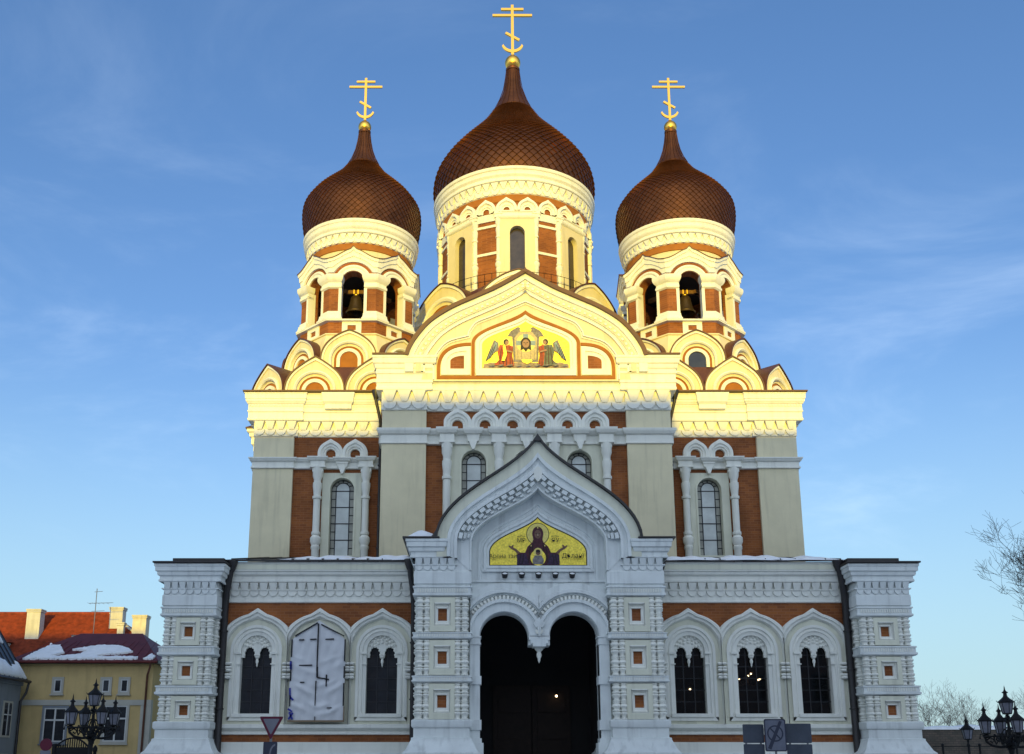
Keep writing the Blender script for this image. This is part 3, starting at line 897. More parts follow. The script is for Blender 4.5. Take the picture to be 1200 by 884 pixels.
WIN_X = [-10.10, -7.83, -5.56]
for s in (-1, 1):
    m = M()
    xs = [s*abs(x) for x in WIN_X]
    x0, x1 = sorted((s*4.2, s*11.5))
    holes = [clean(keel(x, 0.575, 3.35, 5.6)) for x in sorted(xs)]
    m.wall([(x0,2.98),(x1,2.98),(x1,7.40),(x0,7.40)], holes, YW, YW + 0.5, 'brick', 'plaster')
    m.box(x0, x1, YW - 0.04, YW + 0.5, 0.13, 2.37, 'plaster_white')
    m.box(x0, x1, YW - 0.02, YW + 0.5, 2.37, 2.62, 'brick')
    m.ledge(x0, x1, YW, [(0.06,2.62),(0.10,2.64),(0.10,2.70),(0.05,2.72),(0.05,2.75),(0.12,2.78),(0.20,2.86),(0.20,2.98),(0.0,3.0)], 'plaster_white')
    m.rect(x0, x1, YW - 0.04, YW + 0.3, [(0,0.13),(0.22,0.13),(0.22,1.6),(0.12,1.72),(0.1,1.95),(0.0,2.0)], 'plaster', False)
    m.ledge(x0, x1, YW, [(0.0,7.34),(0.07,7.36),(0.07,7.42),(0.02,7.44),(0.02,8.07),(0.16,8.08),(0.2,8.1),(0.2,8.18),(0.16,8.2),(0.16,8.3),(0.26,8.36),(0.28,8.42),(0.28,8.46),(0.34,8.48),(0.34,8.72),(0.38,8.74),(0.38,8.8),(0.2,8.82)], 'plaster_white')
    corbel_row(m, x0, x1, YW - 0.02, 0.34, 7.58, 8.07, 0.17, 'plaster_white', 0.62)
    m.box(x0, x1, YW - 0.11, YW, 7.79, 7.83, 'plaster_white')
    m.box(x0, x1, YW - 0.355, YW, 8.53, 8.70, 'cream_pale')
    m.box(x0, x1, YW + 0.5, YW + 0.62, 0.13, 2.98, 'dark_inside')
    for k in range(4):
        xx = sorted(xs)[0] - PITCH/2 + PITCH*k
        xx += 0.13 if k == 0 else (-0.13 if k == 3 else 0)
        collar(m, xx, YW - 0.20)
    m.build('narthex_wall', CATH, 32)
    for i, x in enumerate(sorted(xs)):
        arched_window(x, YW, s > 0)
    # roof with a dark metal eave and standing seams
    m = M()
    xa, xb = sorted((s*4.25, s*11.4))
    m.add([(xa,YW-0.46,8.80),(xb,YW-0.46,8.80),(xb,YF+0.2,10.19),(xa,YF+0.2,10.19),(xa,YW-0.46,8.87),(xb,YW-0.46,8.87),(xb,YF+0.2,10.26),(xa,YF+0.2,10.26)],
          [(0,1,2,3),(4,5,6,7),(0,1,5,4),(1,2,6,5),(3,0,4,7)], 'roof_dark')
    for k in range(13):
        x = xa + 0.3 + k*0.55
        m.add([(x,YW-0.46,8.87),(x+0.03,YW-0.46,8.87),(x+0.03,YF,10.22),(x,YF,10.22),(x,YW-0.46,8.92),(x+0.03,YW-0.46,8.92),(x+0.03,YF,10.27),(x,YF,10.27)],
              [(4,5,6,7),(0,1,5,4),(1,2,6,5),(3,0,4,7)], 'roof_dark')
    xc0, xc1 = sorted((s*11.05, s*13.66))
    m.box(xc0, xc1, YC - 0.42, YC + 3.4, 8.585, 8.64, 'roof_dark')
    xd0, xd1 = sorted((s*11.25, s*13.1))
    m.box(xd0, xd1, YC + 0.1, YC + 3.0, 8.64, 8.84, 'roof_dark')
    m.build('narthex_roof', CATH, 0)
    m = M()                                                            # side and back walls of the narthex
    xo, xi = s*13.0, s*12.6
    m.box(min(xo,xi), max(xo,xi), YC + 2.5, YF + 6, 0.13, 8.6, 'plaster')
    x0, x1 = sorted((s*4.3, s*12.7))
    m.box(x0, x1, YF - 0.35, YF - 0.25, 0.13, 8.9, 'dark_inside')
    m.build('side_wall', CATH, 0)

# ---------------------------------------------------------------- rain pipes
def downpipe(pts, r=0.10):
    m = M()
    m.tube(pts, r, 'roof_dark', 10)
    p = pts[0]
    m.T = Matrix.Translation((p[0], p[1], p[2] - 0.12))
    m.lathe([(0.10,-0.14),(0.17,0.05),(0.2,0.2),(0.2,0.24),(0.15,0.24)], 10, 0, 0, 'roof_dark')
    m.T = Matrix.Identity(4)
    for a, b in zip(pts, pts[1:]):
        a, b = Vector(a), Vector(b)
        if (b - a).length > 2:
            for t in (0.2, 0.5, 0.8):
                q = a.lerp(b, t)
                m.lathe([(r+0.001,q.z-0.03),(r+0.03,q.z-0.025),(r+0.03,q.z+0.025),(r+0.001,q.z+0.03)], 10, q.x, q.y, 'roof_dark')
    return m.build('downpipe', CATH, 40)
for s in (-1, 1):
    downpipe([(s*11.05, YW-0.45, 8.72),(s*11.12, YW-0.42, 8.45),(s*11.24, YW-0.30, 7.75),(s*11.28, YW-0.22, 7.2),(s*11.28, YW-0.22, 2.6),(s*11.24,YW-0.34,2.2),(s*11.24,YW-0.34,0.5)], 0.13)
    downpipe([(s*4.58, YW-0.5, 8.75),(s*4.54, YW-0.5, 8.3),(s*4.46, YW-0.38, 7.7),(s*4.42, YW-0.28, 7.2),(s*4.40,YW-0.24,0.5)], 0.10)

# ---------------------------------------------------------------- nave flanks
def flank_cornice(m, x0, x1, y, e0, e1):
    """deep corbelled cornice from z 15.7 to 17.85"""
    m.ledge(x0, x1, y, [(0.000,15.70),(0.027,15.72),(0.027,16.344),(0.258,16.362),(0.286,16.398),(0.286,16.470),(0.258,16.488),(0.258,16.738),(0.299,16.774),(0.299,16.828),(0.272,16.855),(0.272,17.114),(0.313,17.132),(0.340,17.186),(0.381,17.239),(0.381,17.329),(0.408,17.347),(0.422,17.562),(0.449,17.579),(0.449,17.615),(0.204,17.633)], 'plaster_white', e0, e1)
    corbel_row(m, x0, x1, y - 0.03, 0.52, 15.74, 16.34, 0.23, 'plaster_white', 0.45)
    dentils(m, x0 - e0*0.28, x1 + e1*0.28, y - 0.265, 0.14, 17.02, 17.10, 0.05, 'plaster_white', 0.6)

for s in (-1, 1):
    m = M()
    sx = lambda a, b: sorted((s*a, s*b))
    XO = 12.0
    # wall core
    x0, x1 = sx(5.9, XO)
    wx = s*8.05
    m.wall([(x0,9.0),(x1,9.0),(x1,17.4),(x0,17.4)], [clean(keel(wx,0.52,10.36,13.30))], YF + 0.16, YF + 0.7, 'brick', 'cream_pale')
    # corner pilaster
    x0, x1 = sx(10.24, XO)
    m.box(x0, x1, YF, YF + 0.3, 9.0, 15.75, 'cream')
    # recessed cream panel round the window
    x0, x1 = sx(7.19, 8.93)
    m.wall([(x0,9.9),(x1,9.9),(x1,14.06),(x0,14.06)], [clean(keel(wx,0.52,10.36,13.30))], YF + 0.12, YF + 0.17, 'cream_pale', 'cream_pale')
    m.arcloft([(keel(wx,0.60,10.30,13.30),YF+0.12,''),(keel(wx,0.60,10.30,13.30),YF+0.08,'cream_pale'),(keel(wx,0.53,10.30,13.30),YF+0.08,'cream_pale'),(keel(wx,0.51,10.30,13.30),YF+0.45,'cream_pale')])
    # string course, breaking forward over pilaster and columns
    SP = [(0.02,14.22),(0.08,14.24),(0.08,14.30),(0.04,14.32),(0.04,14.52),(0.12,14.56),(0.16,14.64),(0.18,14.66),(0.18,14.71),(0.02,14.73)]
    xa, xb = sx(6.2, 10.24)
    m.ledge(xa, xb, YF + 0.10, SP, 'plaster_white')
    xa, xb = sx(10.24, XO)
    m.ledge(xa, xb, YF, SP, 'plaster_white', 1, 1)
    # columns
    for c in (9.12, 7.0):
        colonnette(m, s*c, YF - 0.02, 9.0, 14.24, 0.235)
        xa, xb = sx(c - 0.27, c + 0.27)
        m.ledge(xa, xb, YF - 0.16, SP, 'plaster_white', 1, 1)
        m.box(xa + 0.04, xb - 0.04, YF - 0.15, YF + 0.2, 14.05, 14.24, 'plaster_white')
    m.box(*sx(6.55, 6.75), YF - 0.05, YF + 0.3, 9.0, 14.2, 'plaster') if False else None
    # pair of blind arches with brick lunettes
    for c in (8.60, 7.52):
        K = lambda r, t=0: keel(s*c, r, 14.72, 14.92, t, 20)
        m.arcloft([(K(0.56,0.1),YF+0.16,''),(K(0.56,0.1),YF-0.06,'plaster_white'),(K(0.46,0.08),YF-0.10,'plaster_white'),(K(0.42,0.05),YF-0.10,'plaster_white'),(K(0.38,0.03),YF-0.04,'plaster_white'),(K(0.31),YF-0.04,'plaster_white'),(K(0.29),YF+0.02,'plaster_white'),(K(0.22),YF+0.02,'plaster_white'),(K(0.21),YF+0.155,'plaster_white')])
    xa, xb = sx(7.84, 8.28)
    m.ledge(xa, xb, YF - 0.04, [(0.0,14.3),(0.02,14.42),(0.05,14.44),(0.05,14.52),(0.12,14.56),(0.16,14.64),(0.18,14.66),(0.18,14.71),(0.02,14.73)], 'plaster_white', 1, 1)
    m.prism([(s*8.06-0.17,14.30),(s*8.06+0.17,14.30),(s*8.06+0.04,13.98),(s*8.06-0.04,13.98)], YF - 0.1, YF + 0.15, 'plaster_white')
    # cornice: between and over the pilaster
    xa, xb = sx(6.4, 10.10)
    flank_cornice(m, xa, xb, YF + 0.10, 0, 0)
    xa, xb = sx(10.10, XO)
    flank_cornice(m, xa, xb, YF - 0.02, 1, 1)
    xa, xb = sx(7.74, 8.84)
    m.ledge(xa, xb, YF - 0.32, [(0,16.87),(0.04,16.89),(0.04,17.1),(0.12,17.2),(0.14,17.4),(0.18,17.55),(0.18,17.61),(0.02,17.62)], 'plaster_white', 1, 1)
    # side wall and its returns
    xw0, xw1 = sx(11.2, XO - 0.03)
    m.box(xw0, xw1, YF + 0.3, YD + 12, 0.13, 15.8, 'cream')
    xo = s*(XO - 0.03)
    for o, z0, z1 in ((0.08,15.7,16.3),(0.27,16.3,16.85),(0.33,16.85,17.25),(0.42,17.25,17.61),(0.14,14.22,14.71)):
        x0, x1 = sorted((xo, xo + s*o))
        m.box(x0, x1, YF + 0.301, YD + 12, z0, z1, 'plaster_white')
    m.build('nave_wall', CATH, 32)
    # window glazing
    w = M()
    pale_glass(w, wx, 0.515, 10.36, 13.30, YF + 0.42)
    wob = w.build('nave_window', CATH, 0)
    w = M()
    lead_net(w, wx, 0.515, 10.36, 13.30, YF + 0.41, 0.02, 4)
    w.build('leading', wob, 0)
    # eave sheet
    m = M()
    xa, xb = sx(6.3, 12.50)
    m.box(xa, xb, YF - 0.54, YF + 1.0, 17.636, 17.70, 'roof_brown')
    x0, x1 = sx(8.0, 12.50)
    m.box(x0, x1, YF + 1.0, YD + 12, 17.636, 17.70, 'roof_brown')
    m.build('nave_eave', CATH, 0)
    # transept arm that shows past the corner
    m = M()
    xa, xb = sx(10.5, 12.75)
    y0, y1 = 48.2, 59.8
    m.rect(xa, xb, y0, y1, [(0,0.13),(0,14.2),(0.1,14.24),(0.1,14.5),(0.22,14.66),(0.22,14.72),(0,14.74),(0,15.6)], 'cream', False)
    m.rect(xa, xb, y0, y1, [(0,15.6),(0.08,15.62),(0.08,15.95),(0.18,16.1),(0.22,16.4),(0.32,16.44),(0.32,16.7),(0.42,16.78),(0.42,17.1),(0.5,17.14),(0.52,17.3),(0.62,17.36),(0.62,17.5)], 'plaster_white')
    m.rect(xa, xb, y0, y1, [(0.68,17.51),(0.68,17.56),(-0.6,18.4)], 'roof_brown')
    m.build('transept', CATH, 32)
    downpipe([(s*6.60, YF-0.5, 17.55),(s*6.60, YF-0.48, 17.2),(s*6.42, YF-0.2, 16.4),(s*6.40, YF-0.06, 15.6),(s*6.40, YF-0.06, 9.4)], 0.07)

# ---------------------------------------------------------------- central projection
m = M()
W3 = [-2.27, 0.0, 2.27]
hol = [clean(keel(x, 0.53, 11.3, 14.20)) for x in W3]
m.wall([(-4.4,9.0),(4.4,9.0),(4.4,18.1),(-4.4,18.1)], hol, YG + 0.20, YG + 0.8, 'brick', 'cream_pale')
m.wall([(-3.60,9.0),(3.60,9.0),(3.60,15.0),(-3.60,15.0)], hol, YG + 0.15, YG + 0.21, 'cream_pale', 'cream_pale')
for x in W3:
    m.arcloft([(keel(x,0.62,11.2,14.20),YG+0.15,''),(keel(x,0.62,11.2,14.20),YG+0.10,'cream_pale'),(keel(x,0.54,11.2,14.20),YG+0.10,'cream_pale'),(keel(x,0.52,11.2,14.20),YG+0.5,'cream_pale')])
for s in (-1, 1):
    x0, x1 = sorted((s*4.33, s*6.24))
    m.box(x0, x1, YG, YF + 0.6, 9.0, 16.7, 'cream')
SP2 = [(0.02,14.98),(0.07,15.0),(0.07,15.07),(0.04,15.09),(0.04,15.38),(0.12,15.42),(0.18,15.52),(0.2,15.56),(0.2,15.66),(0.02,15.70)]
m.ledge(-4.33, 4.33, YG + 0.13, SP2, 'plaster_white')
for s in (-1, 1):
    x0, x1 = sorted((s*4.33, s*6.24))
    m.ledge(x0, x1, YG, SP2, 'plaster_white', 1, 1)
    for c in (1.19, 3.42):
        colonnette(m, s*c, YG + 0.0, 9.0, 15.0, 0.24)
        m.ledge(s*c - 0.27, s*c + 0.27, YG - 0.14, SP2, 'plaster_white', 1, 1)
        m.box(s*c - 0.23, s*c + 0.23, YG - 0.13, YG + 0.2, 14.80, 15.0, 'plaster_white')
for c in (-2.30, 0, 2.30):
    m.ledge(c - 0.24, c + 0.24, YG - 0.05, [(0,15.1)] + SP2[4:], 'plaster_white', 1, 1)
    m.prism([(c-0.18,15.1),(c+0.18,15.1),(c+0.04,14.72),(c-0.04,14.72)], YG - 0.12, YG + 0.15, 'plaster_white')
for i in range(6):
    c = -2.975 + 1.19*i
    K = lambda r, t=0: keel(c, r, 15.69, 15.86, t, 20, (c - 0.594, c + 0.594))
    m.arcloft([(K(0.62,0.1),YG+0.2,''),(K(0.62,0.1),YG-0.06,'plaster_white'),(K(0.52,0.08),YG-0.1,'plaster_white'),(K(0.48,0.05),YG-0.1,'plaster_white'),(K(0.43,0.03),YG-0.03,'plaster_white'),(K(0.34),YG-0.03,'plaster_white'),(K(0.32),YG+0.04,'plaster_white'),(K(0.24),YG+0.04,'plaster_white'),(K(0.23),YG+0.195,'plaster_white')])
# cornice under the gable
GC = [(0.000,16.50),(0.038,16.52),(0.038,17.32),(0.240,17.34),(0.270,17.38),(0.270,17.48),(0.247,17.50),(0.247,17.66),(0.285,17.68),(0.285,17.80),(0.255,17.82),(0.255,18.06),(0.300,18.10),(0.300,18.2),(0.038,18.22)]
m.ledge(-4.33, 4.33, YG + 0.12, GC, 'plaster_white')
corbel_row(m, -4.33, 4.33, YG + 0.08, 0.60, 16.54, 17.33, 0.23, 'plaster_white', 0.42)
for s in (-1, 1):
    x0, x1 = sorted((s*4.33, s*6.24))
    m.ledge(x0, x1, YG - 0.02, [(o, z) for o, z in GC[:-2]] + [(0.30,18.2),(0.27,18.22),(0.27,18.3),(0.32,18.34),(0.35,18.45),(0.35,18.50),(0.41,18.55),(0.43,18.76),(0.46,18.79),(0.46,18.88),(0.1,18.89)], 'plaster_white', 1, 1)
    corbel_row(m, x0, x1, YG - 0.06, 0.60, 16.54, 17.33, 0.23, 'plaster_white', 0.42)
    # returns of the projection
    xo = s*6.24
    for o, z0, z1 in ((0.06,16.5,17.3),(0.25,17.34,18.2),(0.33,18.2,18.5),(0.43,18.5,18.88),(0.15,15.1,15.66)):
        a, b = sorted((xo, xo + s*o))
        m.box(a, b, YG + 0.28, YF + 0.5, z0, z1, 'plaster_white')
m.build('nave_front', CATH, 32)
for x in W3:
    w = M()
    pale_glass(w, x, 0.53, 11.3, 14.20, YG + 0.48)
    wob = w.build('nave_window', CATH, 0)
    w = M()
    lead_net(w, x, 0.53, 11.3, 14.20, YG + 0.47, 0.02, 4)
    w.build('leading', wob, 0)

# the great ogee gable
KG = 0.99
gab = catmull([(5.34,19.06),(5.22,19.45),(4.88,20.05),(4.28,20.76),(3.35,21.40),(2.23,21.94),(1.24,22.42),(0,23.17)], 5)
YB = YG - 0.42
gout = mirror(gab)
def ginset(d, zfloor, y, mt):
    pts = []
    q = offset(gout, d)
    for x, z in q:
        pts.append((x, max(z, zfloor)))
    pts[len(pts)//2] = (0, max(z for x, z in pts))
    pts = [(min(x, 0), z) if i < len(pts)//2 else (max(x, 0) if i > len(pts)//2 else 0, z) for i, (x, z) in enumerate(pts)]
    return ([(pts[0][0], zfloor)] + pts + [(pts[-1][0], zfloor)], y, mt)
m = M()
PW = 'plaster_white'
m.arcloft([ginset(0.02,18.3,YB+0.6,PW), ginset(0.02,18.3,YB,PW), ginset(0.40,18.3,YB,PW), ginset(0.42,18.3,YB+0.12,PW), ginset(0.50,18.3,YB+0.12,PW), ginset(0.52,18.3,YB+0.03,PW),
           ginset(0.76,18.3,YB+0.02,'cream'), ginset(0.77,18.3,YB+0.10,PW), ginset(0.84,18.3,YB+0.10,PW), ginset(0.85,18.3,YB+0.05,PW), ginset(0.93,18.3,YB+0.05,PW), ginset(0.94,18.3,YB+0.16,PW), ginset(1.12,18.3,YB+0.16,PW)])
# bead row following the outer moulding
for q, a in along(offset(gout, 0.64)[2:-2], 0.26):
    if abs(q.x) < 0.1: continue
    m.T = Matrix.Translation((q.x, 0, q.y)) @ Matrix.Rotation(-a, 4, 'Y')
    m.box(-0.06, 0.06, YB - 0.015, YB + 0.05, -0.05, 0.05, PW)
    m.T = Matrix.Identity(4)
# tympanum field
tre_r = [(4.10,17.95),(4.10,18.6)] + catmull([(4.10,18.6),(4.02,19.1),(3.5,19.75),(2.68,20.02)], 4)[1:] + [(2.58,20.05),(2.55,20.22)] + catmull([(2.55,20.22),(2.22,20.68),(1.46,21.02),(0.0,21.70)], 5)[1:]
tre = mirror(tre_r)
back = clean([(-4.6,17.9)] + [(x, z) for x, z in offset(gout, 0.95) if z > 18.0] + [(4.6,17.9)])
m.wall(back, [clean(tre)], YB + 0.12, YB + 0.5, 'cream', 'cream')
YT0 = YB + 0.20
m.flat(clean(tre), YT0, 'cream')
m.arcloft([(tre,YB+0.12,''),(tre,YB+0.05,PW),(offset(tre,0.06),YB+0.05,PW),(offset(tre,0.07),YB+0.15,PW),(offset(tre,0.13),YB+0.15,PW),(offset(tre,0.135),YT0,PW)])
def band(poly_out, poly_in, y0, mt, d=0.03):
    m.arcloft([(poly_out,y0,''),(poly_out,y0-d,mt),(poly_in,y0-d,mt),(poly_in,y0,mt)])
og1 = ogee(0, 2.40, 18.16, 19.75, 21.27, 18)
og2 = ogee(0, 2.26, 18.16, 19.73, 21.10, 18)
band(og1, og2, YT0, 'brick_paint', 0.05)
og3 = ogee(0, 2.20, 18.3, 19.72, 21.02, 18)
og4 = ogee(0, 1.94, 18.5, 19.62, 20.74, 18)
m.arcloft([(og2,YT0,''),(og3,YT0-0.05,PW),(og3,YT0-0.10,PW),(ogee(0,2.06,18.42,19.68,20.86),YT0-0.10,PW),(ogee(0,2.03,18.42,19.66,20.84),YT0-0.05,PW),(og4,YT0-0.05,PW),(og4,YT0+0.02,PW)])
m.box(-2.2, 2.2, YT0 - 0.104, YT0, 18.163, 18.482, PW)
m.box(-3.92, 3.92, YT0 - 0.05, YT0, 18.02, 18.16, 'brick_paint')
for s in (-1, 1):
    def quart(hx, zt_, x0=2.42, zb=18.16):
        pts = [(x0, zb), (hx, zb)] + bez((hx, zb + 0.35), (hx, zb + (zt_-zb)*0.75), (x0 + (hx-x0)*0.65, zt_), (x0, zt_), 12)
        return [(s*x, z) for x, z in pts]
    o, i = quart(3.92, 19.72), quart(3.78, 19.58)
    m.arcloft([(o[1:],YT0,''),(o[1:],YT0-0.05,'brick_paint'),(i[1:],YT0-0.05,'brick_paint'),(i[1:],YT0,'brick_paint')])
    a, b = quart(3.74, 19.54, 2.44, 18.2), quart(3.50, 19.32, 2.62, 18.45)
    m.arcloft([(a+a[:1],YT0,''),(a+a[:1],YT0-0.07,PW),(b+b[:1],YT0-0.07,PW),(b+b[:1],YT0+0.0,PW)])
    c = quart(3.34, 19.12, 2.72, 18.5)
    c2 = quart(3.28, 19.06, 2.76, 18.55)
    m.arcloft([(b+b[:1],YT0,''),(b+b[:1],YT0-0.02,PW),(c+c[:1],YT0-0.02,PW),(c+c[:1],YT0+0.0,PW)])
    m.flat(clean(quart(3.33, 19.11, 2.73, 18.51)), YT0 - 0.012, 'brick')
for v in m.v:
    v.x *= KG
    v.z = 1.7 + (v.z - 1.7)*KG
GABLE = m.build('main_gable', CATH, 30)

ic = Icon(YT0 - 0.02, 0, 18.50)
ic.lay([(x, z - 18.5) for x, z in ogee(0, 1.945, 18.49, 19.62, 20.75)], 'mosaic_gold')
ic.lay([(-1.90,0.0),(-1.85,0.22),(-1.5,0.30),(-1.1,0.24),(-0.3,0.3),(0.3,0.28),(1.0,0.25),(1.5,0.30),(1.88,0.2),(1.9,0.0)], 'mosaic_earth')
ic.lay([(-0.55,0.3),(-0.60,1.5),(-0.36,1.82),(0.36,1.82),(0.60,1.5),(0.55,0.3)], 'mosaic_grey')
for s in (-1, 1):
    ic.lay([(s*0.82,1.52),(s*0.66,1.78),(s*0.34,1.98),(s*0.2,1.9),(s*0.4,1.72),(s*0.56,1.5)], 'mosaic_grey')
ic.lay([(-0.46,0.42),(-0.5,1.45),(-0.3,1.72),(0.3,1.72),(0.5,1.45),(0.46,0.42)], 'mosaic_cloth')
ic.lay([(-0.25,1.75),(0,2.1),(0.25,1.75)], 'mosaic_gold')
ic.disc(0, 1.20, 0.43, 'mosaic_gold_pale')
for a in (0, 90, 180):
    c_, s_ = math.cos(R(a)), math.sin(R(a))
    ic.lay([(0.43*c_ - 0.12*s_, 1.2 + 0.43*s_ + 0.12*c_), (0.43*c_ + 0.12*s_, 1.2 + 0.43*s_ - 0.12*c_), (0.1*s_, 1.2 - 0.1*c_), (-0.1*s_, 1.2 + 0.1*c_)], 'mosaic_blue')
ic.disc(0, 1.20, 0.23, 'mosaic_dark', 1.15)
ic.lay([(-0.22,1.1),(-0.24,0.85),(-0.1,0.92),(0,0.78),(0.1,0.92),(0.24,0.85),(0.22,1.1)], 'mosaic_dark')
ic.disc(0, 1.17, 0.155, 'mosaic_face', 1.3)
for s in (-1, 1):
    ic.lay([(s*0.03,1.22),(s*0.10,1.235),(s*0.10,1.20),(s*0.03,1.195)], 'mosaic_dark')
ic.lay([(-0.012,1.22),(0.012,1.22),(0.022,1.11),(-0.022,1.11)], 'mosaic_skin')
ic.lay([(-0.08,0.98),(0.08,0.98),(0.0,0.84)], 'mosaic_dark')
ic.lay([(-0.2,0.42),(0.24,0.42),(0.28,0.34),(0.05,0.2),(-0.15,0.3)], 'mosaic_gold')
for s in (-1, 1):
    c1, c2 = ('mosaic_red', 'mosaic_red') if s < 0 else ('mosaic_green', 'mosaic_red')
    ic.lay([(s*1.2,1.2),(s*1.40,1.34),(s*1.55,1.0),(s*1.72,0.55),(s*1.80,0.32),(s*1.55,0.5),(s*1.42,0.72),(s*1.2,0.85)], 'mosaic_grey')
    ic.lay([(s*1.25,1.15),(s*1.35,1.25),(s*1.45,0.9),(s*1.35,0.8)], 'mosaic_blue')
    ic.lay([(s*0.78,1.08),(s*1.16,1.10),(s*1.25,0.75),(s*1.18,0.4),(s*1.42,0.15),(s*0.72,0.10),(s*0.66,0.5)], c1)
    ic.lay([(s*0.56,1.02),(s*0.80,1.12),(s*0.82,0.6),(s*0.76,0.12),(s*0.52,0.12),(s*0.60,0.6)], c2)
    ic.disc(s*0.85, 1.24, 0.17, 'mosaic_gold_pale')
    ic.disc(s*0.87, 1.23, 0.115, 'mosaic_dark', 1.2)
    ic.disc(s*0.84, 1.20, 0.075, 'mosaic_face', 1.3)
for s in (-1, 1):
    for k in range(6):                                   # feathers and folds
        x0, z0 = s*(1.27 + 0.055*k), 1.16 - 0.06*k
        ic.lay([(x0, z0), (x0 + s*0.02, z0), (x0 + s*0.20, z0 - 0.50), (x0 + s*0.17, z0 - 0.50)], 'mosaic_dark' if k % 2 else 'mosaic_blue')
    for x0, z0, x1, z1 in ((0.62,0.95,0.60,0.15),(0.70,1.0,0.70,0.15),(0.88,1.02,0.86,0.15),(0.98,1.05,1.0,0.15),(1.08,0.95,1.16,0.2)):
        ic.lay([(s*x0-0.012,z0),(s*x0+0.012,z0),(s*x1+0.02,z1),(s*x1-0.02,z1)], 'mosaic_maroon')
    ic.lay([(s*0.62,0.78),(s*0.90,0.86),(s*0.92,0.78),(s*0.60,0.70)], 'mosaic_face')
for k in range(9):
    ic.lay([(-1.7+0.4*k,0.10),(-1.45+0.4*k,0.15),(-1.35+0.4*k,0.12),(-1.5+0.4*k,0.07)], 'mosaic_grey')
for x0 in (-0.36, -0.2, 0.2, 0.36):
    ic.lay([(x0-0.01,0.45),(x0+0.01,0.45),(x0*1.05+0.01,0.8),(x0*1.05-0.01,0.8)], 'mosaic_earth')
ic.lay([(-1.02,1.0),(-0.92,1.05),(-0.84,0.6),(-0.95,0.3),(-1.08,0.3),(-0.98,0.65)], 'mosaic_gold')
for v in ic.v:
    v.x *= KG
    v.z = 1.7 + (v.z - 1.7)*KG
ic.build('icon', GABLE, 0)

# gable roof running back to the drum
m = M()
gi = offset(gout, 0.17)
m.loft([[(x,YB+0.05,z) for x,z in gi],[(x,YB-0.14,z) for x,z in gi],[(x,YB-0.14,z) for x,z in gout],[(x,YD-3,z) for x,z in gout]], 'roof_brown')
for s in (-1, 1):
    x0, x1 = sorted((s*5.25, s*6.76))
    m.box(x0, x1, YG - 0.53, YF + 1.2, 19.075, 19.145, 'roof_brown')
m.prism([(-0.13,22.98),(0,23.22),(0.13,22.98)], YB - 0.16, YB + 0.3, 'roof_brown')
for v in m.v:
    v.x *= KG
    v.z = 1.7 + (v.z - 1.7)*KG
m.build('gable_roof', CATH, 30)

# ---------------------------------------------------------------- kokoshniks
def kokoshnik(parent, loc, rot, hw, h, depth=1.3, dark=False, name='kokoshnik', zs=0.26):
    """keeled gable: local x along the face, front towards local -y"""
    m = M()
    m.T = Matrix.Translation(loc) @ Matrix.Rotation(rot, 4, 'Z')
    tip = h - hw - zs
    K = lambda r, t=0.0: keel(0, r, 0, zs, t, 30, None, 52, 1.7)
    s_ = hw
    seq = [(K(s_,tip),depth,''),(K(s_,tip),0,PW),(K(s_*0.93,tip*0.85),0,PW),(K(s_*0.92,tip*0.8),0.07,'cream'),(K(s_*0.74,0.0),0.07,'cream'),(K(s_*0.73),0.0,PW),(K(s_*0.68),-0.05,PW),(K(s_*0.63),0.0,PW),(K(s_*0.62),0.12,PW),(K(s_*0.54),0.12,'cream'),
           (K(s_*0.535),0.16,'brick_paint'),(K(s_*0.455),0.16,'brick_paint'),(K(s_*0.45),0.08,PW),(K(s_*0.33),0.08,PW),(K(s_*0.32),0.20,PW)]
    m.arcloft(seq)
    m.flat(clean(K(s_*0.325)), 0.16, 'pane_dark' if dark else 'brick_paint')
    out = K(s_, tip)
    o2 = offset(out, -0.06)
    m.loft([[(x,-0.06,z) for x,z in out[1:-1]],[(x,-0.06,z) for x,z in o2[1:-1]],[(x,depth,z) for x,z in o2[1:-1]]], 'roof_brown')
    return m.build(name, parent, 32)
for s in (-1, 1):
    cx = s*XT
    for dx in (-1.37, 1.37):
        kokoshnik(CATH, (cx + dx, 43.55, 17.70), 0, 1.32, 1.86)
    for q in (-1, 1):
        kokoshnik(CATH, (cx + q*3.72, 44.5, 17.70), q*R(45), 1.32, 1.86)
        for dy in (-1.37, 1.37):
            kokoshnik(CATH, (cx + q*4.45, YT + dy, 17.70), q*R(90), 1.32, 1.86)
    for k in (-2, -1, 0, 1, 2):
        a = R(45*k)
        ap = 3.5
        kokoshnik(CATH, (cx + ap*math.sin(a), YT - ap*math.cos(a), 19.5), a, 1.27, 1.78, 0.9, dark=(k == 0 and s > 0), zs=0.36)
    m = M()                                                # roofs between the tiers
    m.octa([(4.1,17.70),(3.9,18.4),(3.35,19.5),(3.3,19.6),(3.2,19.62)], cx, YT, 'roof_brown')
    m.build('tier_roof', CATH, 0)
for k in (-3, -2, -1, 0, 1, 2, 3):
    a = R(45*k)
    kokoshnik(CATH, (5.75*math.sin(a), YD - 5.75*math.cos(a), 23.85), a, 2.2, 2.45, 1.5, zs=0.05)
m = M()
m.octa([(6.1,15.5),(6.1,24.1),(6.2,24.15),(6.2,24.3),(5.2,24.4)], 0, YD, 'plaster_white')
m.octa([(5.5,24.35),(5.0,25.6),(4.3,26.1)], 0, YD, 'roof_brown')
m.build('dome_base', CATH, 30)

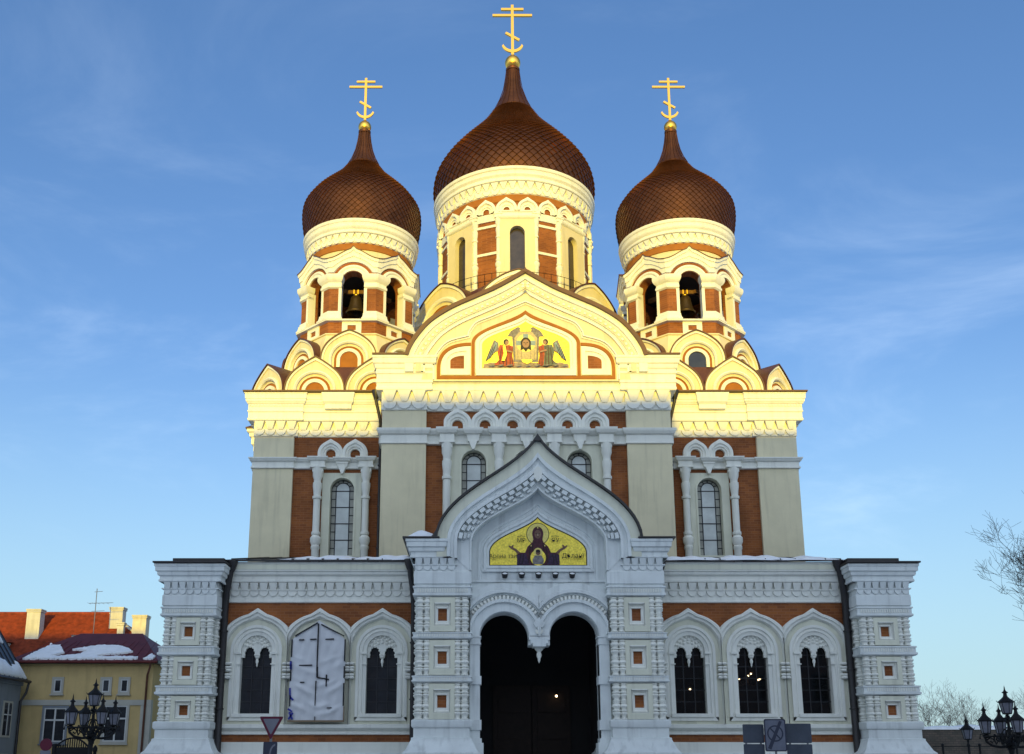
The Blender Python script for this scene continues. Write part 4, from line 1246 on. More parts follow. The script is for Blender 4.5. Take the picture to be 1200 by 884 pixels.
# ---------------------------------------------------------------- domes and crosses
def dome_shell(m, prof, cx, cy, ncol, lift):
    """onion dome covered in overlapping diamond scales"""
    P = catmull(prof, 10)
    rs = random.Random(ncol)
    m.lathe(P, 64, cx, cy, 'dome')
    # walk up the profile in steps that keep the scales square
    L = [0]
    for a, b in zip(P, P[1:]):
        L.append(L[-1] + math.hypot(b[0]-a[0], b[1]-a[1]))
    def at(s):
        for i in range(len(P)-1):
            if L[i+1] >= s:
                t = (s - L[i])/max(1e-9, L[i+1]-L[i])
                r = P[i][0] + (P[i+1][0]-P[i][0])*t
                z = P[i][1] + (P[i+1][1]-P[i][1])*t
                tx, tz = P[i+1][0]-P[i][0], P[i+1][1]-P[i][1]
                l = math.hypot(tx, tz) or 1
                return r, z, tz/l, -tx/l
        return P[-1][0], P[-1][1], 1, 0
    s, rows = 0.0, []
    while s < L[-1]:
        r = at(s)[0]
        if s > L[-1]*0.5 and r < prof[-1][0] + 0.05:
            break
        rows.append(s)
        s += max(0.055, math.pi*r/ncol*0.92)
    rows = [rows[0] - (rows[1]-rows[0])] + rows
    for i in range(1, len(rows) - 1):
        for j in range(ncol):
            t0 = 2*math.pi*(j + 0.5*(i % 2))/ncol
            dt = math.pi/ncol
            q = []
            for (ss, tt, l) in ((rows[i-1], t0, lift), (rows[i], t0 + dt, lift*0.55), (rows[min(i+1, len(rows)-1)], t0, 0.006), (rows[i], t0 - dt, lift*0.55)):
                r, z, nr, nz_ = at(max(0, ss))
                r, z = r + nr*l, z + nz_*l
                q.append((cx + r*math.sin(tt), cy - r*math.cos(tt), z))
            b0 = []
            for k in (0, 1, 3):
                ss = rows[i-1] if k == 0 else rows[i]
                tt = t0 + (0 if k == 0 else (dt if k == 1 else -dt))
                r, z, nr, nz_ = at(max(0, ss))
                b0.append((cx + r*math.sin(tt), cy - r*math.cos(tt), z))
            m.add(q + b0, [(0,1,2,3),(0,4,5,1),(0,3,6,4)], rs.choice(('dome','dome','dome','dome_worn','dome_dull')))

def cross(parent, cx, cy, zb, h, s=1.0):
    """three-barred cross on a crescent"""
    t = 0.072*s
    m = M()
    m.box(cx - t, cx + t, cy - t*0.7, cy + t*0.7, zb, zb + h, 'gold')
    for z, w in ((0.915, 0.19), (0.795, 0.335)):
        m.box(cx - w*h, cx + w*h, cy - t*0.72, cy + t*0.72, zb + z*h - t*0.9, zb + z*h + t*0.9, 'gold')
    m.T = Matrix.Translation((cx, cy, zb + 0.38*h)) @ Matrix.Rotation(R(32), 4, 'Y')
    m.box(-0.135*h, 0.135*h, -t*0.74, t*0.74, -t*0.9, t*0.9, 'gold')
    m.T = Matrix.Identity(4)
    n = 14
    r1, r2 = 0.19*h, 0.165*h
    o = [(cx + r1*math.cos(R(200 + 140*i/n)), zb + 0.26*h + r1*math.sin(R(200 + 140*i/n))) for i in range(n+1)]
    i_ = [(cx + r2*math.cos(R(200 + 140*i/n)), zb + 0.285*h + r2*math.sin(R(200 + 140*i/n))) for i in range(n+1)]
    m.prism(clean(o + i_[::-1]), cy - t*0.6, cy + t*0.6, 'gold')
    return m.build('cross', parent, 30)

def make_dome(prof, cx, cy, ncol, lift, neck, orb, ch, cs):
    m = M()
    dome_shell(m, prof, cx, cy, ncol, lift)
    r, z = prof[-1]
    m.lathe([(r+0.02,z-0.05)] + catmull([(r+0.04,z-0.02)] + neck, 5) + [(neck[-1][0]+0.05, neck[-1][1]), (neck[-1][0]+0.06, neck[-1][1]+0.12),(neck[-1][0]-0.05, neck[-1][1]+0.14)], 20, cx, cy, 'dome')
    for j in range(20):
        a = 2*math.pi*j/20
        m.tube([(cx + (q[0]+0.03)*math.sin(a), cy - (q[0]+0.03)*math.cos(a), q[1]) for q in [(r+0.02,z)] + neck], 0.018, 'dome', 4)
    d = m.build('dome', CATH, 22, merge=1e-6)
    m = M()
    m.sphere((cx, cy, orb[1]), orb[0], 'gold', 28, 16)
    m.lathe([(orb[0]*0.35,orb[1]-orb[0]*1.2),(orb[0]*0.6,orb[1]-orb[0]*1.1),(orb[0]*0.45,orb[1]-orb[0]*0.85)], 16, cx, cy, 'gold')
    m.lathe([(orb[0]*0.3,orb[1]+orb[0]*0.9),(orb[0]*0.25,orb[1]+orb[0]*1.2),(0.05,orb[1]+orb[0]*1.25)], 12, cx, cy, 'gold')
    m.build('orb', d, 60)
    cross(d, cx, cy, orb[1] + orb[0]*1.05, ch, cs)
    return d
for s in (-1, 1):
    make_dome([(2.80,27.45),(2.90,28.0),(2.985,28.6),(2.995,29.05),(2.93,29.42),(2.74,29.76),(2.38,30.25),(1.88,30.75),(1.37,31.25),(0.98,31.75),(0.82,32.02)], s*XT, YT, 60, 0.075,
              [(0.60,32.5),(0.43,33.0),(0.33,33.5),(0.27,34.0)], (0.34, 34.40), 2.62, 0.85)
make_dome([(4.42,32.9),(4.56,33.4),(4.63,33.9),(4.59,34.4),(4.43,35.0),(3.98,35.8),(3.36,36.6),(2.64,37.4),(1.93,38.2),(1.39,39.0),(1.15,39.42)], 0, YD, 64, 0.115,
          [(0.82,40.2),(0.56,41.0),(0.43,41.8),(0.37,42.3)], (0.47, 42.88), 3.62, 1.15)

# ---------------------------------------------------------------- bell towers
def ring_corbels(m, cx, cy, r, n, zb, zt, d, mt=PW):
    for j in range(n):
        a = 2*math.pi*(j + 0.5)/n
        if math.cos(a) < -0.35:
            continue
        m.T = Matrix.Translation((cx, cy, 0)) @ Matrix.Rotation(a, 4, 'Z')
        corbel(m, 0, -r + 0.015, 2*math.pi*r/n, zb, zt, d, mt)
    m.T = Matrix.Identity(4)
def face_ledge(m, A, x0, prof, mt):
    """moulding on an octagon face from x0 to the mitre with the next face, both sides"""
    k = math.tan(R(22.5))
    for s in (-1, 1):
        rows = []
        for o, z in prof:
            e = (A + o)*k
            rows.append([(s*(x0 - (o if x0 > 0.05 else 0)*0.6), -A + 0.3, z), (s*(x0 - (o if x0 > 0.05 else 0)*0.6), -A - o, z), (s*e, -A - o, z)])
        m.loft(rows, mt)
        m.add([*rows[-1], (s*(A)*k*0.9, -A + 0.3, prof[-1][1])], [(0,1,2,3)], mt)
        m.add([*rows[0], (s*(A)*k*0.9, -A + 0.3, prof[0][1])], [(0,1,2,3)], mt)
for s in (-1, 1):
    cx = s*XT
    A = 2.72
    k = math.tan(R(22.5))
    hx = A*k
    m = M()
    # sloping skirt below the belfry
    m.octa([(3.3,19.6),(3.22,20.2),(2.86,21.32),(2.92,21.34),(2.92,21.40),(A+0.06,21.41)], cx, YT, 'cream')
    for j in range(8):
        m.T = Matrix.Translation((cx, YT, 0)) @ Matrix.Rotation(R(45*j), 4, 'Z')
        top = [(x, z) for x, z in keel(0, 0.94, 25.0, 25.0, 0.0)]
        eave = [(-hx,25.22)] + [(x, z) for x, z in catmull([(-hx,25.22),(-0.92,25.28),(-0.72,25.38),(-0.5,25.53),(-0.3,25.66),(-0.12,25.75),(0,25.88),(0.12,25.75),(0.3,25.66),(0.5,25.53),(0.72,25.38),(0.92,25.28),(hx,25.22)], 4)] + [(hx,25.22)]
        hole = keel(0, 0.545, 22.16, 24.14, 0, 20)
        m.wall(clean([(-hx,21.40)] + eave + [(hx,21.40)]), [clean(hole)], -A, -A + 0.55, 'brick', 'brick')
        # cream upper wall with arch mouldings
        up = clean([(-hx,24.45)] + eave + [(hx,24.45)])
        h2 = clean([(-0.555,24.0)] + [(0.555*math.cos(R(180-180*i/20)), 24.14 + 0.555*math.sin(R(180*i/20))) for i in range(21)] + [(0.555,24.0)])
        K = lambda r: keel(0, r, 24.14, 24.15, 0, 24, (-hx, hx))
        m.arcloft([(K(0.87),-A,''),(K(0.87),-A-0.04,PW),(K(0.80),-A-0.09,PW),(K(0.76),-A-0.09,PW),(K(0.70),-A-0.04,PW),(K(0.66),-A-0.04,PW),(K(0.64),-A-0.07,PW),(K(0.555),-A-0.07,PW),(K(0.545),-A+0.55,'cream')])
        # wavy orange band is the brick behind; eave mouldings follow the keel
        e1 = [(x, max(24.60, 24.14 + math.sqrt(max(0, 1.02**2 - x*x)))) for x, z in eave]
        e2 = [(x, (z - 0.16)*0.5 + e*0.5) for (x, z), (_, e) in zip(eave, e1)]
        e3 = [(x, z - 0.14) for x, z in eave]
        kk = lambda e, o: [(x*(A+o)/A, z) for x, z in e]
        m.arcloft([(kk(e1,0),-A,''),(kk(e1,0.09),-A-0.09,PW),(kk(e2,0.11),-A-0.11,PW),(kk(e2,0.16),-A-0.16,PW),(kk(e3,0.18),-A-0.18,PW),(kk(e3,0.23),-A-0.23,PW),(kk(eave,0.25),-A-0.25,PW)])
        m.arcloft([(kk(eave,0.25),-A-0.25,''),(kk(eave,0.29),-A-0.29,'roof_brown'),(kk([(x, z+0.035) for x, z in eave],0.29),-A-0.29,'roof_brown'),([(x*0.75, z*0.6 + 25.95*0.4) for x, z in eave],-A+0.62,'roof_brown')])
        # capitals, jambs, pedestals
        face_ledge(m, A, 0.60, [(0.02,23.78),(0.10,23.84),(0.10,23.95),(0.06,23.97),(0.06,24.08),(0.14,24.14),(0.20,24.22),(0.24,24.32),(0.24,24.46),(0.02,24.50)], PW)
        face_ledge(m, A, 0.60, [(0.22,22.12),(0.22,22.20),(0.16,22.26),(0.12,22.40),(0.12,22.46),(0.06,22.52),(0.06,22.60),(0.01,22.62)], PW)
        face_ledge(m, A, 0.0, [(0.0,22.04),(0.20,22.06),(0.20,22.14),(0.02,22.16)], PW)
        for q in (-1, 1):
            xa, xb = sorted((q*0.54, q*0.68))
            m.box(xa, xb, -A - 0.035, -A + 0.4, 22.17, 24.14, PW)
            m.box(*sorted((q*hx*0.985, q*(hx*0.985 - 0.07))), -A - 0.02, -A + 0.1, 22.6, 23.8, PW) if False else None
        # white square under the opening
        for (a, b) in ((0.46, 0.30),):
            m.wall([(-a,21.45),(a,21.45),(a,22.05),(-a,22.05)], [[(-0.2,21.62),(0.2,21.62),(0.2,21.88),(-0.2,21.88)]], -A - 0.06, -A + 0.01, PW, PW)
    m.T = Matrix.Identity(4)
    m.octa([(A-0.5,21.9),(0.01,21.9)], cx, YT, 'dark_inside')
    m.octa([(A-0.3,25.05),(0.01,25.3)], cx, YT, 'dark_inside')
    # upper drum
    m.lathe([(2.55,25.2),(2.55,25.92)], 56, cx, YT, 'cream')
    m.lathe([(2.55,25.92),(2.60,25.93),(2.60,26.28)], 56, cx, YT, 'brick_paint')
    m.lathe([(2.60,26.26),(2.66,26.30),(2.66,26.72),(2.80,26.74),(2.83,26.77),(2.83,26.82),(2.79,26.84),(2.79,26.92),(2.86,26.98),(2.90,27.05),(2.90,27.10),(2.86,27.12),(2.89,27.25),(2.93,27.28),(2.95,27.34),(2.95,27.42),(2.90,27.45),(2.7,27.47)], 64, cx, YT, PW)
    ring_corbels(m, cx, YT, 2.66, 46, 26.26, 26.72, 0.13)
    m.build('bell_tower', CATH, 30)

# ---------------------------------------------------------------- central drum
m = M()
RD = 4.25
n = 96
# wall: brick cylinder with eight tall openings left by the windows' own cream bays
for j in range(8):
    m.lathe([(RD,24.0),(RD,30.2)], 12, 0, YD, 'brick', 45*j + 11, 45*j + 34)
m.lathe([(RD,30.0),(RD,31.2)], n, 0, YD, 'brick')
m.lathe([(RD-0.8,24.0),(RD-0.8,31.2)], 32, 0, YD, 'dark_inside')
m.lathe([(RD+0.02,31.06),(RD+0.06,31.1),(RD+0.06,31.48)], n, 0, YD, 'brick_paint')
m.lathe([(RD+0.05,31.46),(RD+0.12,31.5),(RD+0.12,32.15),(RD+0.3,32.17),(RD+0.33,32.2),(RD+0.33,32.26),(RD+0.28,32.28),(RD+0.28,32.42),(RD+0.34,32.48),(RD+0.38,32.54),(RD+0.38,32.6),(RD+0.33,32.62),(RD+0.36,32.78),(RD+0.42,32.82),(RD+0.44,32.88),(RD+0.44,32.98),(RD+0.36,33.0),(RD,33.03)], n, 0, YD, PW)
ring_corbels(m, 0, YD, RD + 0.12, 58, 31.48, 32.15, 0.17)
m.lathe([(RD+0.25,25.0),(RD+0.25,25.55),(RD+0.18,25.62),(RD+0.18,25.72),(RD,25.75)], n, 0, YD, PW)
for j in range(8):
    T0 = Matrix.Translation((0, YD, 0)) @ Matrix.Rotation(R(45*j), 4, 'Z')
    m.T = T0
    # cream bay with its window opening
    m.wall([(-0.92,25.6),(0.92,25.6),(0.92,30.1),(-0.92,30.1)], [clean(keel(0,0.40,25.7,29.18))], -RD - 0.10, -RD + 0.7, 'cream', 'cream')
    m.wall([(-0.72,25.6),(0.72,25.6),(0.72,29.9),(-0.72,29.9)], [clean(keel(0,0.42,25.7,29.2))], -RD - 0.14, -RD - 0.09, 'cream', 'cream') if False else None
    m.ledge(-1.0, 1.0, -RD - 0.08, [(0.02,29.98),(0.08,30.02),(0.12,30.10),(0.12,30.16),(0.04,30.18),(0.04,30.36),(0.1,30.40),(0.1,30.46),(0.02,30.48)], PW)
    for q in (-1, 1):
        m.T = T0 @ Matrix.Rotation(q*R(13.3), 4, 'Z')
        colonnette(m, 0, -RD - 0.05, 25.7, 30.1, 0.20)
        m.box(-0.2, 0.2, -RD - 0.24, -RD + 0.05, 30.1, 30.5, PW)
        m.box(-0.23, 0.23, -RD - 0.27, -RD + 0.05, 30.28, 30.36, PW)
        m.rect(-0.2, 0.2, -RD - 0.24, -RD + 0.05, [(0,25.6),(0.08,25.62),(0.08,25.85),(0,25.9)], PW, False)
    m.T = T0 @ Matrix.Rotation(R(22.5), 4, 'Z')
    for z in (28.02, 29.62):
        m.box(-0.58, 0.58, -RD - 0.05, -RD + 0.12, z, z + 0.14, PW)
    m.box(-0.62, 0.62, -RD - 0.07, -RD + 0.12, 29.98, 30.40, PW)
for j in range(24):
    m.T = Matrix.Translation((0, YD, 0)) @ Matrix.Rotation(R(15*j + 7.5), 4, 'Z')
    K = lambda r, t=0: keel(0, r, 30.44, 30.56, t, 16, (-0.575, 0.575))
    yy = -RD - 0.02
    m.arcloft([(K(0.58,0.12),yy+0.15,''),(K(0.58,0.12),yy-0.16,PW),(K(0.50,0.09),yy-0.20,PW),(K(0.44,0.05),yy-0.20,PW),(K(0.40,0.02),yy-0.10,PW),(K(0.28),yy-0.10,PW),(K(0.26),yy-0.05,PW),(K(0.17),yy-0.05,PW),(K(0.16),yy+0.06,'brick_paint'),([(x*0.01, z) for x, z in K(0.16)],yy+0.06,'brick_paint')])
    m.T = Matrix.Identity(4)
DRUM = m.build('drum', CATH, 30)
for j in (-2, -1, 0, 1, 2):
    w = M()
    w.T = Matrix.Translation((0, YD, 0)) @ Matrix.Rotation(R(45*j), 4, 'Z')
    w.flat(clean(keel(0,0.40,25.7,29.18)), -RD + 0.2, 'pane_warm')
    wo_ = w.build('drum_window', DRUM, 0)
# railing at the foot of the drum and wrought scrolls
m = M()
for j in range(44):
    a = R(-100 + 200*j/43)
    x, y = 4.9*math.sin(a), YD - 4.9*math.cos(a)
    m.tube([(x,y,26.0),(x,y,26.62)], 0.014, 'iron', 4)
for z in (26.2, 26.62):
    m.tube([(4.9*math.sin(R(-100+200*j/60)), YD - 4.9*math.cos(R(-100+200*j/60)), z) for j in range(61)], 0.016, 'iron', 4)
m.build('drum_railing', CATH, 0)

# main roofs hidden behind the gable
m = M()
m.box(-12.0, 12.0, YF + 0.9, YD + 12, 17.4, 17.70, 'roof_brown')
m.box(-12.0, 12.0, YF + 0.9, YF + 1.0, 9.0, 17.5, 'dark_inside')
m.box(-11.9, 11.9, YD + 12, YD + 12.3, 0.13, 17.5, 'cream')
m.build('nave_roof', CATH, 0)
# ================================================================ BELLS
for s, side in ((-1, 'left'), (1, 'right')):
    for a, sc, dz, where in ((0, 1.0, 0, 'front'), (45, 0.72, 0.1, 'right hand'), (-45, 0.72, 0.1, 'left hand')):
        r = 1.45
        x, y = s*XT + r*math.sin(R(a)), YT - r*math.cos(R(a))
        zt = 24.28
        t = thing('bell', 'dark bronze bell hanging in the %s arch of the %s bell tower' % (where, side), 'bell', (x, y, 22.9))
        m = M()
        H = 0.95*sc
        z0 = zt - 0.28 - H - dz
        m.lathe([(0.46*sc,z0),(0.48*sc,z0+0.04),(0.43*sc,z0+0.12*sc),(0.35*sc,z0+0.35*sc),(0.29*sc,z0+0.65*sc),(0.26*sc,z0+0.82*sc),(0.17*sc,z0+0.93*sc),(0.02,z0+0.95*sc)], 24, x, y, 'bronze')
        m.lathe([(0.485*sc,z0+0.04),(0.495*sc,z0+0.07),(0.46*sc,z0+0.10)], 24, x, y, 'bronze')
        m.build('bell_body', t, 40)
        m = M()
        m.tube([(x,y,z0+0.6*sc),(x,y,z0+0.05)], 0.022, 'iron', 6)
        m.sphere((x,y,z0+0.02), 0.07*sc, 'iron', 10, 6)
        m.build('clapper', t, 40)
        m = M()
        m.T = Matrix.Translation((x, y, 0)) @ Matrix.Rotation(R(a), 4, 'Z')
        m.box(-0.8, 0.8, -0.09, 0.09, zt - 0.18, zt, 'timber')
        m.box(-0.05, 0.05, -0.03, 0.03, z0 + 0.9*sc, zt - 0.1, 'gold_paint')
        m.box(-0.12, -0.08, -0.10, 0.10, zt - 0.2, zt + 0.02, 'gold_paint')
        m.box(0.08, 0.12, -0.10, 0.10, zt - 0.2, zt + 0.02, 'gold_paint')
        m.build('bell_beam', t, 0)

# ================================================================ LIGHTS SEEN INSIDE
mat('bulb', (1, 0.9, 0.7), 0.4, emit=((1.0, 0.70, 0.40), 5.0))
t = thing('chandelier', 'lit chandelier inside the middle window of the right wing', 'chandelier', (8.36, 40.2, 4.9))
m = M()
m.tube([(8.36,40.2,8.4),(8.36,40.2,4.68)], 0.02, 'bronze', 5)
m.lathe([(0.02,4.98),(0.09,4.88),(0.04,4.73),(0.07,4.63),(0.01,4.53)], 10, 8.36, 40.2, 'bronze')
for k in range(7):
    a = 2*math.pi*k/7 + 0.3
    r = 0.52
    m.tube([(8.36,40.2,4.68),(8.36+r*0.5*math.cos(a),40.2+r*0.5*math.sin(a),4.56),(8.36+r*math.cos(a),40.2+r*math.sin(a),4.73)], 0.014, 'bronze', 5)
m.build('chandelier_frame', t, 40)
for k in range(7):
    a = 2*math.pi*k/7 + 0.3
    b = M()
    b.sphere((8.36+0.52*math.cos(a), 40.2+0.52*math.sin(a), 4.80 + (0.18 if k % 2 else 0)), 0.034, 'bulb', 8, 6)
    b.build('bulb', t, 60)
for nm, x, y, z, lab in (('wall_lamp', 6.2, 40.5, 4.42, 'small lamp glowing inside the right wing window nearest the portal'), ('wall_lamp', 0.95, 40.2, 4.15, 'small white lamp glowing in the dark portal')):
    t = thing(nm, lab, 'lamp', (x, y, z))
    m = M()
    m.tube([(x,y+0.4,z+0.1),(x,y,z+0.14)], 0.015, 'bronze', 5)
    m.lathe([(0.01,z+0.15),(0.07,z+0.1),(0.08,z+0.05)], 10, x, y, 'bronze')
    m.build('lamp_bracket', t, 40)
    b = M()
    b.sphere((x,y,z+0.02), 0.045, 'bulb', 8, 6)
    b.build('bulb', t, 60)

# ================================================================ SHEET OVER A WINDOW
mat('sheeting', (0.62, 0.63, 0.65), 0.35, 0, 0.5, var=0.08, vscale=2)
mat('tape_black', (0.015, 0.015, 0.018), 0.5)
mat('tape_blue', (0.03, 0.04, 0.28), 0.5, var=0.3, vscale=9)
mat('batten', (0.22, 0.16, 0.10), 0.7)
cx = -7.83
t = thing('window_cover', 'creased pale plastic sheet taped over the middle window of the left wing', 'plastic sheet', (cx, YW - 0.2, 3.0))
m = M()
nx, nzz = 44, 70
rnd = random.Random(3)
rows = []
for j in range(nzz + 1):
    row = []
    for i in range(nx + 1):
        u = -1 + 2*i/nx
        z0 = 3.12
        ztop = 5.95 + 0.72*(1 - abs(u))**0.9
        v = j/nzz
        z = z0 + (ztop - z0)*v
        f = 0.0
        # sagging folds hanging from the sides in shallow V shapes
        for (zc, amp, wv, sag) in ((3.45,0.035,0.10,0.34),(3.75,0.03,0.09,0.30),(4.15,0.04,0.11,0.36),(4.5,0.022,0.08,0.22),(4.95,0.032,0.12,0.25),(5.3,0.018,0.08,0.18)):
            d = z - (zc + sag*(abs(u)**1.3) - 0.12 + 0.06*math.sin(3*u + zc))
            f += 1.5*amp*math.exp(-(d/wv)**2)*(1 - abs(u)**6)*(0.6 + 0.5*math.sin(5*u + zc*7))
        f += 0.012*math.sin(9*u + 4*z) + 0.008*math.sin(17*u - 6*z)
        row.append((cx + 0.98*u, YW - 0.235 - 0.02 - f, z))
    rows.append(row)
m.loft(rows, 'sheeting')
m.build('sheet', t, 80)
m = M()
ys = YW - 0.30
def strip(x0, z0, x1, z1, w, mt='tape_black'):
    d = Vector((x1-x0, z1-z0)).normalized()
    n = Vector((-d.y, d.x))*w
    m = M()
    m.prism([(cx+x0+n.x, z0+n.y),(cx+x1+n.x, z1+n.y),(cx+x1-n.x, z1-n.y),(cx+x0-n.x, z0-n.y)], ys - 0.012, ys + 0.05, mt)
    m.build('tape', t, 0)
for q in [(-0.02,6.55,-0.02,4.85,0.022),(-0.01,5.0,0.0,4.62,0.03),(0.0,4.62,0.42,4.55,0.022),(0.33,4.72,0.33,4.30,0.022),(-0.04,4.5,-0.04,3.62,0.016),(-0.04,3.25,-0.04,3.05,0.01),
          (-0.05,6.58,-0.85,6.10,0.022),(0.08,6.52,0.92,6.10,0.022),(-0.95,5.98,-0.95,5.35,0.022),(0.96,5.98,0.96,5.2,0.022),(0.96,5.02,0.96,4.6,0.022),(0.96,4.42,0.96,3.62,0.022),
          (-0.95,5.1,-0.95,4.5,0.02),(-0.95,4.0,-0.95,3.6,0.014),(-0.66,5.05,-0.2,5.06,0.018),(-0.6,4.45,-0.45,4.45,0.018),(0.38,3.55,0.55,3.56,0.016),(0.25,5.98,0.55,6.0,0.018),(-0.7,5.96,-0.52,5.97,0.018),(-0.3,5.98,-0.08,5.99,0.018)]:
    strip(*q)
for q in [(-0.97,5.2,-0.95,4.9,0.035),(-0.96,4.25,-0.93,3.85,0.03),(-0.95,3.95,-0.82,3.82,0.03),(-1.0,3.52,-0.85,3.42,0.03),(-0.95,3.4,-0.82,3.15,0.03),(-0.82,3.38,-0.97,3.15,0.03)]:
    strip(*q, 'tape_blue')
m = M()
m.box(cx - 1.0, cx + 1.0, ys - 0.02, ys + 0.06, 3.06, 3.12, 'batten')
m.box(cx + 0.97, cx + 1.0, ys - 0.02, ys + 0.06, 3.12, 3.6, 'batten')
m.build('batten', t, 0)

# ================================================================ SNOW ON THE CATHEDRAL ROOFS
def snow_bank(x0, x1, y, z, w, h, rise, seed, taper=True, label=None):
    """lumpy ridge of old snow lying along an eave"""
    r = random.Random(seed)
    m = M()
    n = max(8, int((x1 - x0)/0.12))
    rows = []
    ph = [r.random()*6 for _ in range(4)]
    for i in range(n + 1):
        t_ = i/n
        x = x0 + (x1 - x0)*t_
        k = 0.6 + 0.2*math.sin(x*2.1 + ph[0]) + 0.14*math.sin(x*4.7 + ph[1]) + 0.1*math.sin(x*9.1 + ph[2])
        if taper:
            k *= min(1, t_*6 + 0.05, (1 - t_)*6 + 0.05)
        row = []
        for j in range(9):
            a = math.pi*j/8
            row.append((x, y + w*0.5 - w*0.5*math.cos(a) + 0.04*math.sin(x*3 + j), z + rise*(1 - math.cos(a))*0.5*w + h*k*math.sin(a)**0.7))
        rows.append(row)
    m.loft(rows, 'snow')
    ob = m.build('snow', None, 80)
    return tag(ob, label, 'snow', kind='stuff')
snow_bank(4.3, 11.3, YW - 0.5, 8.85, 1.3, 0.20, 0.22, 5, label='long bank of snow on the right wing roof eave')
snow_bank(-9.6, -4.4, YW - 0.1, 8.93, 1.6, 0.18, 0.22, 6, label='thin bank of snow on the left wing roof')
snow_bank(-5.9, -4.3, YW - 0.46, 8.86, 0.9, 0.26, 0.22, 8, label='lump of snow on the left wing eave beside the portal')
snow_bank(-4.55, -3.5, YP - 0.25, 9.175, 0.9, 0.34, 0.0, 9, label='heap of snow on the left shoulder of the portal gable')
snow_bank(-6.4, -5.3, YG - 0.4, 18.965, 0.8, 0.22, 0.0, 10, label='snow on the left shoulder of the great gable')
snow_bank(5.3, 6.3, YG - 0.3, 18.965, 0.7, 0.16, 0.0, 11, label='snow on the right shoulder of the great gable')

# ================================================================ STREET LAMPS
mat('lamp_glass', (0.16, 0.16, 0.19), 0.25, 0, 0.5, var=0.3, vscale=6)
def lantern(parent, x, y, z, s, w=1.0):
    """tapered six-sided lantern with a pagoda cap and spire; z is its foot, w its slimness"""
    m = M()
    m.lathe([(0.17*s*w,z),(0.265*s*w,z+0.46*s)], 6, x, y, 'lamp_glass')
    ob = m.build('lantern', parent, 0)
    f = M()
    f.lathe([(r*s*w, z + h*s) for r, h in ((0.02,-0.14),(0.07,-0.10),(0.05,-0.05),(0.18,-0.02),(0.185,0.02),(0.16,0.03))], 6, x, y, 'iron')
    for k in range(6):
        a = 2*math.pi*k/6
        c_, s_ = math.sin(a)*s*w, math.cos(a)*s*w
        f.tube([(x+0.175*c_,y-0.175*s_,z),(x+0.27*c_,y-0.27*s_,z+0.46*s)], 0.016*s, 'iron', 4)
        f.tube([(x+0.32*c_,y-0.32*s_,z+0.49*s),(x+0.36*c_,y-0.36*s_,z+0.56*s)], 0.014*s, 'iron', 4)
    f.lathe([(r*s*w, z + h*s) for r, h in ((0.25,0.45),(0.33,0.47),(0.335,0.50),(0.27,0.55),(0.17,0.64),(0.10,0.71),(0.075,0.78),(0.07,0.86),(0.12,0.88),(0.12,0.91),(0.06,0.95),(0.03,1.02),(0.022,1.10),(0.002,1.2))], 6, x, y, 'iron')
    f.build('lantern_frame', ob, 30)
    return ob

